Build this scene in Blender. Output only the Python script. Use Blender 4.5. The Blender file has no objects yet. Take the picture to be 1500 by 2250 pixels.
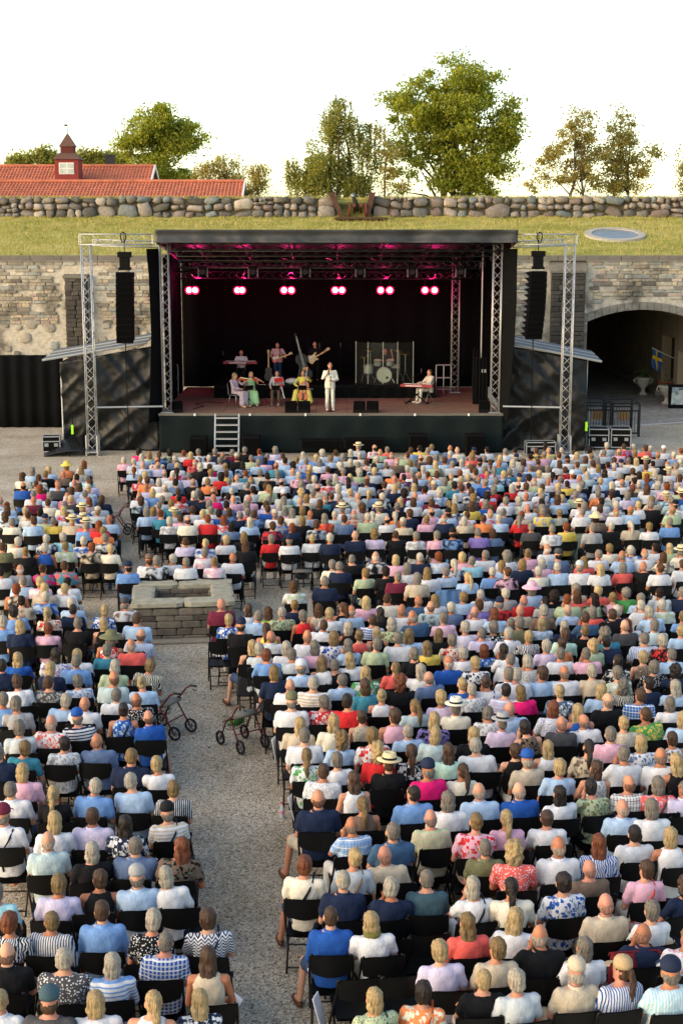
import bpy, bmesh, math, random
import numpy as np
from mathutils import Vector, Matrix, Euler, noise
R = math.radians
rnd = random.Random(7)
scene = bpy.context.scene
col = scene.collection
# ------------------------------------------------------------ camera, world, sun, exposure
TH = R(10.87); FPX = 3125.0; CH = 7.8
cam = bpy.data.cameras.new('camera'); camo = bpy.data.objects.new('camera', cam); col.objects.link(camo)
camo.location = (0, 0, CH); camo.rotation_euler = (math.pi/2 - TH, 0, 0)
cam.sensor_fit = 'VERTICAL'; cam.sensor_height = 36; cam.sensor_width = 24; cam.lens = 50
cam.clip_start = .5; cam.clip_end = 2000
scene.camera = camo
SUN_EL, SUN_AZ = R(16), R(-115)       # soft hazy evening light from the left, behind the audience
world = bpy.data.worlds.new('World'); scene.world = world; world.use_nodes = True
nt = world.node_tree; bg = nt.nodes['Background']
sky = nt.nodes.new('ShaderNodeTexSky'); sky.sky_type = 'NISHITA'; sky.sun_disc = False
sky.sun_elevation = SUN_EL; sky.sun_rotation = SUN_AZ
sky.air_density = 1.0; sky.dust_density = 1.2; sky.ozone_density = .1
nt.links.new(sky.outputs[0], bg.inputs[0]); bg.inputs[1].default_value = .15
sl = bpy.data.lights.new('sun', 'SUN'); sl.energy = 1.3; sl.angle = R(100); sl.color = (1, .78, .52)
so = bpy.data.objects.new('sun', sl); col.objects.link(so)
sd = Vector((math.sin(SUN_AZ)*math.cos(SUN_EL), math.cos(SUN_AZ)*math.cos(SUN_EL), math.sin(SUN_EL)))
so.rotation_euler = sd.to_track_quat('Z', 'Y').to_euler(); so.location = (-20, -30, 60)
scene.view_settings.view_transform = 'Standard'; scene.view_settings.look = 'None'
scene.view_settings.exposure = 1.45; scene.view_settings.gamma = 1
scene.cycles.max_bounces = 6; scene.cycles.transparent_max_bounces = 12
scene.cycles.use_denoising = True
# ------------------------------------------------------------ helpers
CT, ST = math.cos(TH), math.sin(TH)
def ray(px, py):
    u = (px-750)/FPX; v = (py-1125)/FPX
    return Vector((u, CT - v*ST, -ST - v*CT))
def PZ(px, py, z):
    d = ray(px, py); t = (z-CH)/d.z
    return Vector((d.x*t, d.y*t, z))
def PD(px, py, D):
    d = ray(px, py); t = D/d.y
    return Vector((d.x*t, D, CH + d.z*t))
def lin(h):
    h = h.lstrip('#'); c = [int(h[i:i+2], 16)/255 for i in (0, 2, 4)]
    return tuple((x/12.92 if x <= .04045 else ((x+.055)/1.055)**2.4) for x in c)
MATS = {}
def nodes_of(name):
    m = bpy.data.materials.new(name); m.use_nodes = True
    t = m.node_tree; b = t.nodes['Principled BSDF']
    return m, t, b, (lambda k, **kw: mk(t, k, **kw))
def mk(t, k, **kw):
    n = t.nodes.new('ShaderNode' + k)
    for a, v in kw.items():
        if a.startswith('i_'): n.inputs[int(a[2:])].default_value = v
        else: setattr(n, a, v)
    return n
def tex_noise(t, co, scale, detail=4, rough=.55, dist=0):
    n = mk(t, 'TexNoise'); n.inputs['Scale'].default_value = scale; n.inputs['Detail'].default_value = detail
    n.inputs['Roughness'].default_value = rough; n.inputs['Distortion'].default_value = dist
    t.links.new(co, n.inputs['Vector']); return n
def ramp(t, fac, stops):
    r = mk(t, 'ValToRGB'); e = r.color_ramp.elements
    while len(e) < len(stops): e.new(.5)
    for k, (p, c) in enumerate(stops):
        e[k].position = p; e[k].color = (c[0], c[1], c[2], 1) if not isinstance(c, (int, float)) else (c, c, c, 1)
    t.links.new(fac, r.inputs[0]); return r
def mixc(t, fac, a, b, mode='MIX'):
    n = mk(t, 'MixRGB', blend_type=mode)
    for s, v in ((n.inputs[0], fac), (n.inputs[1], a), (n.inputs[2], b)):
        if isinstance(v, (int, float)): s.default_value = v
        elif isinstance(v, tuple): s.default_value = (v[0], v[1], v[2], 1)
        else: t.links.new(v, s)
    return n.outputs[0]
def bump(t, b, h, strength=.3, dist=.02):
    n = mk(t, 'Bump'); n.inputs['Strength'].default_value = strength; n.inputs['Distance'].default_value = dist
    t.links.new(h, n.inputs['Height']); t.links.new(n.outputs[0], b.inputs['Normal'])
def coord(t, which='Object'):
    return mk(t, 'TexCoord').outputs[which]
def mat(name, c, rough=.6, metal=0, var=.15, scale=8, bumps=0, bscale=40, world=False, spec=.4):
    """plain surface with uneven tone and a little relief"""
    if name in MATS: return MATS[name]
    m, t, b, N = nodes_of(name)
    if isinstance(c, str): c = lin(c)
    co = mk(t, 'NewGeometry').outputs['Position'] if world else coord(t)
    n = tex_noise(t, co, scale)
    r = ramp(t, n.outputs[0], [(.3, 1-var), (.7, 1+var)])
    r.color_ramp.elements[1].color = (1, 1, 1, 1)
    t.links.new(mixc(t, 1, r.outputs[0], tuple(min(1, x*(1+var*.5)) for x in c), 'MULTIPLY'), b.inputs['Base Color'])
    b.inputs['Roughness'].default_value = rough; b.inputs['Metallic'].default_value = metal
    b.inputs['Specular IOR Level'].default_value = spec
    if bumps: bump(t, b, tex_noise(t, co, bscale, 5).outputs[0], bumps, .02)
    MATS[name] = m; return m
def objmat(name, rough=.8, scale=30, var=.2, bumps=.15, bscale=60, strand=False, spec=.25):
    """colour comes from the object's own colour; grain from noise"""
    if name in MATS: return MATS[name]
    m, t, b, N = nodes_of(name)
    oi = mk(t, 'ObjectInfo'); co = coord(t)
    if strand:
        mp = mk(t, 'Mapping'); mp.inputs['Scale'].default_value = (1, 1, .12); t.links.new(co, mp.inputs[0]); co = mp.outputs[0]
    n = tex_noise(t, co, scale, 4, .6)
    r = ramp(t, n.outputs[0], [(.32, 1-var*2), (.66, 1)])
    t.links.new(mixc(t, 1, r.outputs[0], oi.outputs['Color'], 'MULTIPLY'), b.inputs['Base Color'])
    b.inputs['Roughness'].default_value = rough; b.inputs['Specular IOR Level'].default_value = spec
    if bumps: bump(t, b, tex_noise(t, co, bscale, 3).outputs[0], bumps, .02)
    MATS[name] = m; return m
def fabric(pat=None, c2=(1, 1, 1)):
    key = 'fabric_%s_%s' % (pat, '_'.join('%02d' % int(x*99) for x in c2))
    if key in MATS: return MATS[key]
    m, t, b, N = nodes_of(key)
    oi = mk(t, 'ObjectInfo'); co = coord(t); base = oi.outputs['Color']
    sx = mk(t, 'SeparateXYZ'); t.links.new(co, sx.inputs[0])
    def band(out, freq, width):
        a = mk(t, 'Math', operation='MULTIPLY'); t.links.new(out, a.inputs[0]); a.inputs[1].default_value = freq
        f = mk(t, 'Math', operation='FRACT'); t.links.new(a.outputs[0], f.inputs[0])
        g = mk(t, 'Math', operation='LESS_THAN'); t.links.new(f.outputs[0], g.inputs[0]); g.inputs[1].default_value = width
        return g.outputs[0]
    if pat == 'sh': base = mixc(t, band(sx.outputs[2], 22, .4), base, c2)
    elif pat == 'sv': base = mixc(t, band(sx.outputs[0], 38, .4), base, c2)
    elif pat == 'pl':
        base = mixc(t, .65, base, mixc(t, band(sx.outputs[0], 23, .42), base, c2))
        base = mixc(t, band(sx.outputs[2], 23, .35), base, mixc(t, .6, base, c2))
        base = mixc(t, band(sx.outputs[2], 11.5, .1), base, (.85, .85, .8))
    elif pat == 'ze':
        w = mk(t, 'TexWave'); w.inputs['Scale'].default_value = 11; w.inputs['Distortion'].default_value = 9; w.inputs['Detail'].default_value = 1
        t.links.new(co, w.inputs[0]); base = mixc(t, ramp(t, w.outputs[1], [(.45, 0), (.55, 1)]).outputs[0], base, c2)
    elif pat == 'zz':
        a = mk(t, 'Math', operation='PINGPONG'); t.links.new(sx.outputs[0], a.inputs[0]); a.inputs[1].default_value = .035
        s = mk(t, 'Math', operation='ADD'); t.links.new(a.outputs[0], s.inputs[0]); t.links.new(sx.outputs[2], s.inputs[1])
        base = mixc(t, band(s.outputs[0], 30, .45), base, c2)
    elif pat == 'fl':
        v = mk(t, 'TexVoronoi'); v.inputs['Scale'].default_value = 15; v.inputs['Randomness'].default_value = 1
        nn = tex_noise(t, co, 14, 2)
        mx = mixc(t, .12, co, nn.outputs[1]); t.links.new(mx, v.inputs['Vector'])
        k = ramp(t, v.outputs[0], [(.36, 1), (.44, 0)])
        base = mixc(t, k.outputs[0], base, c2)
        k2 = ramp(t, tex_noise(t, co, 24, 1).outputs[0], [(.60, 0), (.64, 1)])
        base = mixc(t, k2.outputs[0], base, mixc(t, .5, c2, (.25, .3, .2)))
    elif pat == 'dt':
        v = mk(t, 'TexVoronoi'); v.inputs['Scale'].default_value = 42; t.links.new(co, v.inputs['Vector'])
        base = mixc(t, ramp(t, v.outputs[0], [(.3, 1), (.36, 0)]).outputs[0], base, c2)
    n = tex_noise(t, co, 9, 5, .6)
    r = ramp(t, n.outputs[0], [(.3, .8), (.65, 1)])
    t.links.new(mixc(t, 1, r.outputs[0], base, 'MULTIPLY'), b.inputs['Base Color'])
    b.inputs['Roughness'].default_value = .85; b.inputs['Specular IOR Level'].default_value = .15
    mp = mk(t, 'Mapping'); mp.inputs['Scale'].default_value = (1, 1, .6); t.links.new(co, mp.inputs[0])
    bump(t, b, tex_noise(t, mp.outputs[0], 11, 4, .5, 2.2).outputs[0], .42, .03)
    MATS[key] = m; return m

ORG = {}
def tag(o, label=None, cat=None, group=None, kind=None):
    if label: o['label'] = label
    if cat: o['category'] = cat
    if group: o['group'] = group
    if kind: o['kind'] = kind
    return o
def thing(name, loc, label, cat, group=None, rz=0):
    o = bpy.data.objects.new(name, None); col.objects.link(o); o.location = loc; o.rotation_euler = (0, 0, rz)
    o.empty_display_size = .2
    ORG[o.name] = Vector(loc); return tag(o, label, cat, group)
def put(name, me, parent=None, loc=(0, 0, 0), rot=None, color=None, scale=None):
    o = bpy.data.objects.new(name, me); col.objects.link(o); o.location = loc
    if rot is not None: o.rotation_euler = rot
    if scale is not None: o.scale = scale if hasattr(scale, '__len__') else (scale,)*3
    if color is not None: o.color = (color[0], color[1], color[2], 1)
    if parent: o.parent = parent
    return o
def dup(root, loc=None, rz=None, parent=None):
    c = root.copy(); col.objects.link(c)
    if parent: c.parent = parent
    if loc is not None: c.location = loc
    if rz is not None: c.rotation_euler = (0, 0, rz)
    for ch in root.children: dup(ch, parent=c)
    return c
class MB:
    def __init__(s): s.v = []; s.f = []
    def add(s, vs, fs):
        o = len(s.v); s.v += [tuple(x) for x in vs]; s.f += [tuple(i+o for i in f) for f in fs]; return s
    def box(s, c, d, rot=None, taper=1):
        c = Vector(c); hx, hy, hz = d[0]/2, d[1]/2, d[2]/2
        vs = [Vector((x*hx*(taper if z > 0 else 1), y*hy*(taper if z > 0 else 1), z*hz)) for z in (-1, 1) for y in (-1, 1) for x in (-1, 1)]
        if rot is not None:
            M = rot if isinstance(rot, Matrix) else Euler(rot).to_matrix()
            vs = [M @ v for v in vs]
        return s.add([c+v for v in vs], [(0, 2, 3, 1), (4, 5, 7, 6), (0, 1, 5, 4), (2, 6, 7, 3), (0, 4, 6, 2), (1, 3, 7, 5)])
    def tube(s, pts, r, seg=8, cap=True):
        pts = [Vector(p) for p in pts]; n = len(pts)
        rs = r if hasattr(r, '__len__') else [r]*n
        up = None; vs = []
        for i, p in enumerate(pts):
            d = (pts[min(i+1, n-1)] - pts[max(i-1, 0)]).normalized()
            if up is None: up = d.orthogonal().normalized()
            up = (up - d*up.dot(d))
            up = up.normalized() if up.length > 1e-6 else d.orthogonal().normalized()
            q = d.cross(up)
            vs += [p + (up*math.cos(2*math.pi*k/seg) + q*math.sin(2*math.pi*k/seg))*rs[i] for k in range(seg)]
        fs = [(i*seg+k, i*seg+(k+1) % seg, (i+1)*seg+(k+1) % seg, (i+1)*seg+k) for i in range(n-1) for k in range(seg)]
        if cap: fs += [tuple(range(seg-1, -1, -1)), tuple(range((n-1)*seg, n*seg))]
        return s.add(vs, fs)
    def lathe(s, prof, c=(0, 0, 0), seg=20, M=None, cap=True):
        c = Vector(c); vs = []
        for r, z in prof:
            for k in range(seg):
                v = Vector((r*math.cos(2*math.pi*k/seg), r*math.sin(2*math.pi*k/seg), z))
                vs.append(c + (M @ v if M is not None else v))
        n = len(prof)
        fs = [(i*seg+k, i*seg+(k+1) % seg, (i+1)*seg+(k+1) % seg, (i+1)*seg+k) for i in range(n-1) for k in range(seg)]
        cap = cap and prof[0] != prof[-1] and not (prof[0][0] < .002 and prof[0][1] == prof[-1][1])
        if cap and prof[0][0] > 1e-5: fs.append(tuple(range(seg-1, -1, -1)))
        if cap and prof[-1][0] > 1e-5: fs.append(tuple(range((n-1)*seg, n*seg)))
        return s.add(vs, fs)
    def ell(s, c, r, seg=12, M=None):
        r = r if hasattr(r, '__len__') else (r, r, r)
        prof = [(math.sin(math.pi*i/(seg//2+2)), -math.cos(math.pi*i/(seg//2+2))) for i in range(seg//2+3)]
        prof[0] = (1e-4, -1); prof[-1] = (1e-4, 1)
        S = Matrix.Diagonal(Vector(r)).to_3x3()
        return s.lathe(prof, c, seg, (M @ S) if M is not None else S)
    def prism(s, poly, th, o=(0, 0, 0), M=None):
        """2-D outline in x,z, thickness th along y"""
        o = Vector(o); n = len(poly); vs = []
        for y in (-th/2, th/2):
            for x, z in poly:
                v = Vector((x, y, z)); vs.append(o + (M @ v if M is not None else v))
        fs = [tuple(range(n)), tuple(range(2*n-1, n-1, -1))] + [(i, i+n, (i+1) % n+n, (i+1) % n) for i in range(n)]
        return s.add(vs, fs)
    def grid(s, fn, nu, nv):
        vs = [fn(i/nu, j/nv) for j in range(nv+1) for i in range(nu+1)]
        return s.add(vs, [(j*(nu+1)+i, j*(nu+1)+i+1, (j+1)*(nu+1)+i+1, (j+1)*(nu+1)+i) for j in range(nv) for i in range(nu)])
    def mesh(s, name, m, smooth=False, org=None):
        o = Vector(org) if org is not None else Vector()
        me = bpy.data.meshes.new(name); me.from_pydata([(x-o.x, y-o.y, z-o.z) for x, y, z in s.v], [], s.f)
        bm = bmesh.new(); bm.from_mesh(me); bmesh.ops.recalc_face_normals(bm, faces=bm.faces[:]); bm.to_mesh(me); bm.free()
        if smooth: me.polygons.foreach_set('use_smooth', [True]*len(me.polygons))
        if m: me.materials.append(m)
        return me
    def build(s, name, m, parent=None, smooth=False, bevel=0, color=None, label=None, cat=None, group=None, kind=None, org=None, solid=0):
        if parent is not None:
            org = ORG[parent.name]
        elif org is None:
            xs, ys, zs = zip(*s.v); org = Vector(((min(xs)+max(xs))/2, (min(ys)+max(ys))/2, min(zs)))
        o = put(name, s.mesh(name, m, smooth, org), parent, (0, 0, 0) if parent is not None else org, color=color)
        ORG[o.name] = Vector(org)
        if solid:
            k = o.modifiers.new('thick', 'SOLIDIFY'); k.thickness = solid
        if bevel:
            k = o.modifiers.new('bevel', 'BEVEL'); k.width = bevel; k.segments = 2; k.limit_method = 'ANGLE'
        return tag(o, label, cat, group, kind)
# ------------------------------------------------------------ blobs: many overlapping volumes fused into one continuous skin
def prim_bm(prims):
    b = MB()
    for p in prims:
        if p[0] == 'e': b.ell(p[1], p[2], 12, p[3] if len(p) > 3 else None)
        elif p[0] == 'c':
            a, c, ra, rc = Vector(p[1]), Vector(p[2]), p[3], p[4]
            b.tube([a, a.lerp(c, .5), c], [ra, (ra+rc)/2, rc], 10); b.ell(a, ra, 10); b.ell(c, rc, 10)
        elif p[0] == 'l':
            rings = p[1]; seg = 16; vs = []
            for (c, rx, ry) in rings:
                for k in range(seg):
                    a = 2*math.pi*k/seg; ca, sa = math.cos(a), math.sin(a)
                    e = .8
                    vs.append((c[0]+rx*math.copysign(abs(ca)**e, ca), c[1]+ry*math.copysign(abs(sa)**e, sa), c[2]))
            n = len(rings)
            b.add(vs, [(i*seg+k, i*seg+(k+1) % seg, (i+1)*seg+(k+1) % seg, (i+1)*seg+k) for i in range(n-1) for k in range(seg)]
                  + [tuple(range(seg-1, -1, -1)), tuple(range((n-1)*seg, n*seg))])
        elif p[0] == 'b': b.box(p[1], p[2], p[3] if len(p) > 3 else None)
    return b
BSC = bpy.data.scenes.new('workbench')          # scratch scene, removed at the end
def bake(me, mods):
    o = bpy.data.objects.new('tmp', me); BSC.collection.objects.link(o)
    for typ, kw in mods:
        k = o.modifiers.new(typ, typ)
        for a, v in kw.items(): setattr(k, a, v)
    vl = BSC.view_layers[0]; vl.update(); dg = vl.depsgraph; dg.update()
    r = bpy.data.meshes.new_from_object(o.evaluated_get(dg))
    bpy.data.objects.remove(o); return r
def blob(name, prims, m, vox=.014, smooth=3, tris=2200, amp=0, nscale=12, stretch=1, clip=None):
    me = prim_bm(prims).mesh('tmp', None)
    r = bake(me, [('REMESH', dict(mode='VOXEL', voxel_size=vox)), ('SMOOTH', dict(factor=.5, iterations=smooth))])
    if amp:
        r.calc_loop_triangles()
        nrm = [v.normal.copy() for v in r.vertices]
        for v, n in zip(r.vertices, nrm):
            q = Vector((v.co.x, v.co.y, v.co.z*stretch))*nscale
            v.co += n*(noise.noise(q)*amp + noise.noise(q*2.3)*amp*.5)
    nt_ = sum(len(p.vertices)-2 for p in r.polygons)
    out = bake(r, [('DECIMATE', dict(ratio=min(1, tris/max(1, nt_))))])
    out.name = name
    out.polygons.foreach_set('use_smooth', [True]*len(out.polygons))
    out.materials.clear()
    if m: out.materials.append(m)
    bpy.data.meshes.remove(me); bpy.data.meshes.remove(r)
    return out
# ============================================================ SETTING
def tone(h, a, b):
    k = rnd.uniform(a, b); return [k*c for c in lin(h)]
def gravel_mat():
    m, t, b, N = nodes_of('gravel')
    co = mk(t, 'NewGeometry').outputs['Position']
    v = mk(t, 'TexVoronoi'); v.inputs['Scale'].default_value = 44; t.links.new(co, v.inputs['Vector'])
    big = tex_noise(t, co, .5, 5, .6); fine = tex_noise(t, co, 38, 6, .75)
    c = ramp(t, v.outputs['Color'], [(.08, lin('#665c4f')), (.3, lin('#aea390')), (.65, lin('#d0c4b0')), (.95, lin('#f2e6d2'))]).outputs[0]
    c = mixc(t, 1, c, ramp(t, fine.outputs[0], [(.34, .55), (.5, 1)]).outputs[0], 'MULTIPLY')
    c = mixc(t, 1, c, ramp(t, big.outputs[0], [(.35, lin('#d9d4cc')), (.65, (1, 1, 1))]).outputs[0], 'MULTIPLY')
    t.links.new(c, b.inputs['Base Color']); b.inputs['Roughness'].default_value = .95; b.inputs['Specular IOR Level'].default_value = .15
    h = mixc(t, .5, v.outputs[0], fine.outputs[0]); bump(t, b, h, 1.0, .04)
    return m
g = MB(); g.grid(lambda u, v: (-300+600*u, -60+760*v, 0), 4, 4)
g.build('ground', gravel_mat(), kind='structure', org=(0, 0, 0))
# paving in front of the gate
def pave_mat():
    m, t, b, N = nodes_of('cobble_paving')
    co = mk(t, 'NewGeometry').outputs['Position']
    v = mk(t, 'TexVoronoi'); v.inputs['Scale'].default_value = 6; t.links.new(co, v.inputs['Vector'])
    c = ramp(t, v.outputs['Color'], [(.1, lin('#6d6a66')), (.9, lin('#9a958d'))]).outputs[0]
    c = mixc(t, 1, c, ramp(t, tex_noise(t, co, .7, 5).outputs[0], [(.35, .75), (.65, 1)]).outputs[0], 'MULTIPLY')
    t.links.new(c, b.inputs['Base Color']); b.inputs['Roughness'].default_value = .9
    bump(t, b, v.outputs[0], .4, .02); return m
pv = MB(); pv.add([(10.2, 60.5, .004), (40, 60.5, .004), (40, 88, .004), (10.2, 88, .004)], [(0, 1, 2, 3)])
pv.build('pavement', pave_mat(), kind='structure', org=(10.2, 60.5, 0))
st = MB(); a, b2 = PZ(1395, 935, 0), PZ(1520, 927, 0)
st.add([(a.x, a.y-.18, .008), (b2.x, b2.y-.18, .008), (b2.x, b2.y+.18, .008), (a.x, a.y+.18, .008)], [(0, 1, 2, 3)])
st.build('paving_strip', mat('pale_setts', '#b3b1ab', .9, scale=9, var=.25, world=True), kind='structure')

WD = 66.0
def bank_z(y):
    if y < 66.3: return 6.98
    if y < 75: return 6.98 + (y-66.3)/(75-66.3)*(8.86-6.98)
    if y < 76.6: return 8.86 + (y-75)/1.6*1.0
    return 9.86
def grass_mat():
    m, t, b, N = nodes_of('grass_ground')
    co = mk(t, 'NewGeometry').outputs['Position']
    mp = mk(t, 'Mapping'); mp.inputs['Scale'].default_value = (.5, 1, 1); t.links.new(co, mp.inputs[0])
    n1 = tex_noise(t, mp.outputs[0], .9, 6, .65); n2 = tex_noise(t, mp.outputs[0], 9, 5, .7)
    c = ramp(t, n1.outputs[0], [(.3, lin('#7d8538')), (.5, lin('#b0a858')), (.7, lin('#c8b872'))]).outputs[0]
    c = mixc(t, 1, c, ramp(t, n2.outputs[0], [(.3, .55), (.65, 1)]).outputs[0], 'MULTIPLY')
    t.links.new(c, b.inputs['Base Color']); b.inputs['Roughness'].default_value = .95; b.inputs['Specular IOR Level'].default_value = .1
    bump(t, b, n2.outputs[0], .8, .05); return m
GRASS = grass_mat()
bk = MB(); ys = [66.05, 66.3, 68, 70, 72, 74, 75, 75.8, 76.6, 90, 130, 300]
vs = []; NX = 60
for y in ys:
    for i in range(NX+1):
        x = -60+120*i/NX
        vs.append((x, y, bank_z(y) + (.06*noise.noise(Vector((x*.4, y*.4, 0))) if 66.4 < y < 74.8 and not 12 < x < 16.5 else 0)))
bk.add(vs, [(j*(NX+1)+i, j*(NX+1)+i+1, (j+1)*(NX+1)+i+1, (j+1)*(NX+1)+i) for j in range(len(ys)-1) for i in range(NX)])
bk.build('hill', GRASS, kind='structure', smooth=True, org=(0, 66, 0))
# grass blades on the bank and on the rock wall
def blades(name, pts, h, w, label, cm):
    rs = np.random.RandomState(3); n = len(pts); P = np.array(pts)
    ang = rs.uniform(0, 2*np.pi, n); hh = h*rs.uniform(.4, 1.2, n); ln = rs.normal(0, .45, (n, 2))*hh[:, None]
    dx = np.stack([np.cos(ang), np.sin(ang)], 1)*w/2
    V = np.zeros((n, 3, 3)); V[:, 0] = P; V[:, 1] = P; V[:, 2] = P
    V[:, 0, :2] -= dx; V[:, 1, :2] += dx; V[:, 2, :2] += ln; V[:, 2, 2] += hh; V[:, :2, 2] -= .02
    me = bpy.data.meshes.new(name); me.from_pydata(V.reshape(-1, 3).tolist(), [], np.arange(3*n).reshape(-1, 3).tolist())
    me.materials.append(cm); o = put(name, me); tag(o, label, 'grass', kind='stuff'); return o
def blade_mat():
    m, t, b, N = nodes_of('grass_blade')
    gi = mk(t, 'NewGeometry')
    c = ramp(t, gi.outputs['Random Per Island'], [(0, lin('#6f7c30')), (.35, lin('#9a9648')), (.7, lin('#b8a660')), (1, lin('#ccb87c'))])
    t.links.new(c.outputs[0], b.inputs['Base Color']); b.inputs['Roughness'].default_value = .8
    tr = mk(t, 'BsdfTranslucent'); t.links.new(c.outputs[0], tr.inputs[0]); mx = mk(t, 'MixShader', i_0=.35)
    t.links.new(b.outputs[0], mx.inputs[1]); t.links.new(tr.outputs[0], mx.inputs[2]); t.links.new(mx.outputs[0], t.nodes['Material Output'].inputs[0])
    return m
BLADE = blade_mat()
pts = []
wellc = PD(1350, 510, 70.8); wellc.z = bank_z(70.8)+.02
while len(pts) < 26000:
    x = rnd.uniform(-20, 21); y = rnd.uniform(66.5, 75.1)
    if (x-wellc.x)**2 + (y-wellc.y)**2 < 1.6**2: continue
    if rnd.random() > .35 + .65*(.5+.5*noise.noise(Vector((x*.5, y*.9, 3)))): continue
    pts.append((x, y, bank_z(y)))
blades('bank_grass', pts, .17, .035, 'dry mown grass covering the sloping bank behind the stage', BLADE)
# ------------------------------------------------------------ fortress wall with the gate arch
def wall_mat():
    m, t, b, N = nodes_of('lime_wall')
    co = mk(t, 'NewGeometry').outputs['Position']
    n1 = tex_noise(t, co, .55, 6, .65); n2 = tex_noise(t, co, 5, 6, .7)
    c = ramp(t, n2.outputs[0], [(.3, lin('#958e7f')), (.5, lin('#b8b09f')), (.7, lin('#cfc7b6'))]).outputs[0]
    c = mixc(t, ramp(t, n1.outputs[0], [(.50, 0), (.64, .85)]).outputs[0], c, lin('#4a463d'))
    t.links.new(c, b.inputs['Base Color']); b.inputs['Roughness'].default_value = .95
    bump(t, b, n2.outputs[0], .8, .04); return m
LIME = wall_mat()
def stone_mat(name, island=False, dark=1.0, spots=True):
    if name in MATS: return MATS[name]
    m, t, b, N = nodes_of(name)
    g_ = mk(t, 'NewGeometry'); co = g_.outputs['Position']
    if island: base = ramp(t, g_.outputs['Random Per Island'], [(0, lin('#a1987f')), (.25, lin('#bdb197')), (.5, lin('#cbba9c')), (.7, lin('#b0a99c')), (.85, lin('#bba292')), (1, lin('#d8ceb5'))]).outputs[0]
    else: base = mk(t, 'ObjectInfo').outputs['Color']
    n = tex_noise(t, co, 6, 6, .7)
    c = mixc(t, 1, base, ramp(t, n.outputs[0], [(.3, .6*dark), (.65, dark)]).outputs[0], 'MULTIPLY')
    if spots:
        st_ = tex_noise(t, co, .55, 6, .65)
        c = mixc(t, ramp(t, st_.outputs[0], [(.51, 0), (.66, .8)]).outputs[0], c, lin('#3d3a34'))
    t.links.new(c, b.inputs['Base Color']); b.inputs['Roughness'].default_value = .92; b.inputs['Specular IOR Level'].default_value = .2
    bump(t, b, n.outputs[0], .7, .03); MATS[name] = m; return m
STONE_O = stone_mat('wall_stone'); STONE_I = stone_mat('wall_stone_small', True)
def rough_box(seed, rx=.5, ry=.5, rz=.5, j=.12, cuts=2):
    """unit stone: rounded box with uneven faces"""
    bm = bmesh.new(); bmesh.ops.create_cube(bm, size=1)
    bmesh.ops.bevel(bm, geom=bm.edges[:], offset=.12, segments=1, affect='EDGES')
    for v in bm.verts:
        q = v.co*2.2 + Vector((seed*7.1, seed*3.3, seed))
        v.co += Vector((noise.noise(q), noise.noise(q+Vector((9, 0, 0))), noise.noise(q+Vector((0, 9, 0)))))*j
    me = bpy.data.meshes.new('block'); bm.to_mesh(me); bm.free(); return me
def rock(seed, sub=2):
    bm = bmesh.new(); bmesh.ops.create_icosphere(bm, subdivisions=sub, radius=.5)
    for v in bm.verts:
        d = v.co.normalized(); p = [math.copysign(abs(c)**.62, c) for c in d]
        v.co = Vector(p)*.46
        q = d*1.6 + Vector((seed*5.7, seed*2.9, 1))
        v.co *= 1 + .42*noise.noise(q) + .2*noise.noise(q*2.7)
    me = bpy.data.meshes.new('stone'); bm.to_mesh(me); bm.free()
    me.polygons.foreach_set('use_smooth', [True]*len(me.polygons)); return me
BLOCKS = [rough_box(k) for k in range(7)]
AX0, AX1, ASP, ARISE = 11.3, 16.4, 4.05, .55
ACX = (AX0+AX1)/2
def arch_z(x, off=0):
    h = (AX1-AX0)/2; Rr = (h*h+ARISE**2)/(2*ARISE); cz = ASP+ARISE-Rr
    return cz + math.sqrt(max(0, (Rr+off)**2-(x-ACX)**2))
fw = thing('fortress_wall', (0, WD, 0), 'long pale stone fortress wall with dark stains and an arched gateway behind the stage', 'wall')
w = MB(); TOP = 6.8
xs = [AX0+(AX1-AX0)*i/14 for i in range(15)]
def slab(x0, x1, z0a, z0b, z1):
    w.add([(x0, WD, z0a), (x1, WD, z0b), (x1, WD, z1), (x0, WD, z1)], [(0, 1, 2, 3)])
for i in range(14): slab(xs[i], xs[i+1], arch_z(xs[i]), arch_z(xs[i+1]), TOP)
slab(-60, AX0, 0, 0, TOP); slab(AX1, 60, 0, 0, TOP)
w.build('masonry_face', LIME, fw)
cp = MB()
x = -60
while x < 60:
    l = rnd.uniform(1.1, 1.8); cp.box((x+l/2, WD+.12, TOP+.14), (l-.015, .62, .24)); x += l
cp.build('coping', mat('coping_stone', '#6d675c', .9, var=.3, scale=2, bumps=.4, bscale=12, world=True), fw, bevel=.02)
tn = MB()
for i in range(14):
    tn.add([(xs[i], WD+.01, arch_z(xs[i])), (xs[i+1], WD+.01, arch_z(xs[i+1])), (xs[i+1], 88, arch_z(xs[i+1])), (xs[i], 88, arch_z(xs[i]))], [(0, 1, 2, 3)])
tn.add([(AX0, WD+.01, 0), (AX0, 88, 0), (AX0, 88, ASP), (AX0, WD+.01, ASP)], [(0, 1, 2, 3)])
tn.build('tunnel_vault', mat('tunnel_plaster', '#a3947c', .95, var=.3, scale=.8, bumps=.4, bscale=9, world=True), fw)
tr_ = MB(); segs = [(WD+.01, 67.6), (69.6, 70.4), (73.2, 88)]
for a, c in segs: tr_.add([(AX1, a, 0), (AX1, c, 0), (AX1, c, ASP), (AX1, a, ASP)], [(0, 1, 2, 3)])
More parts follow.
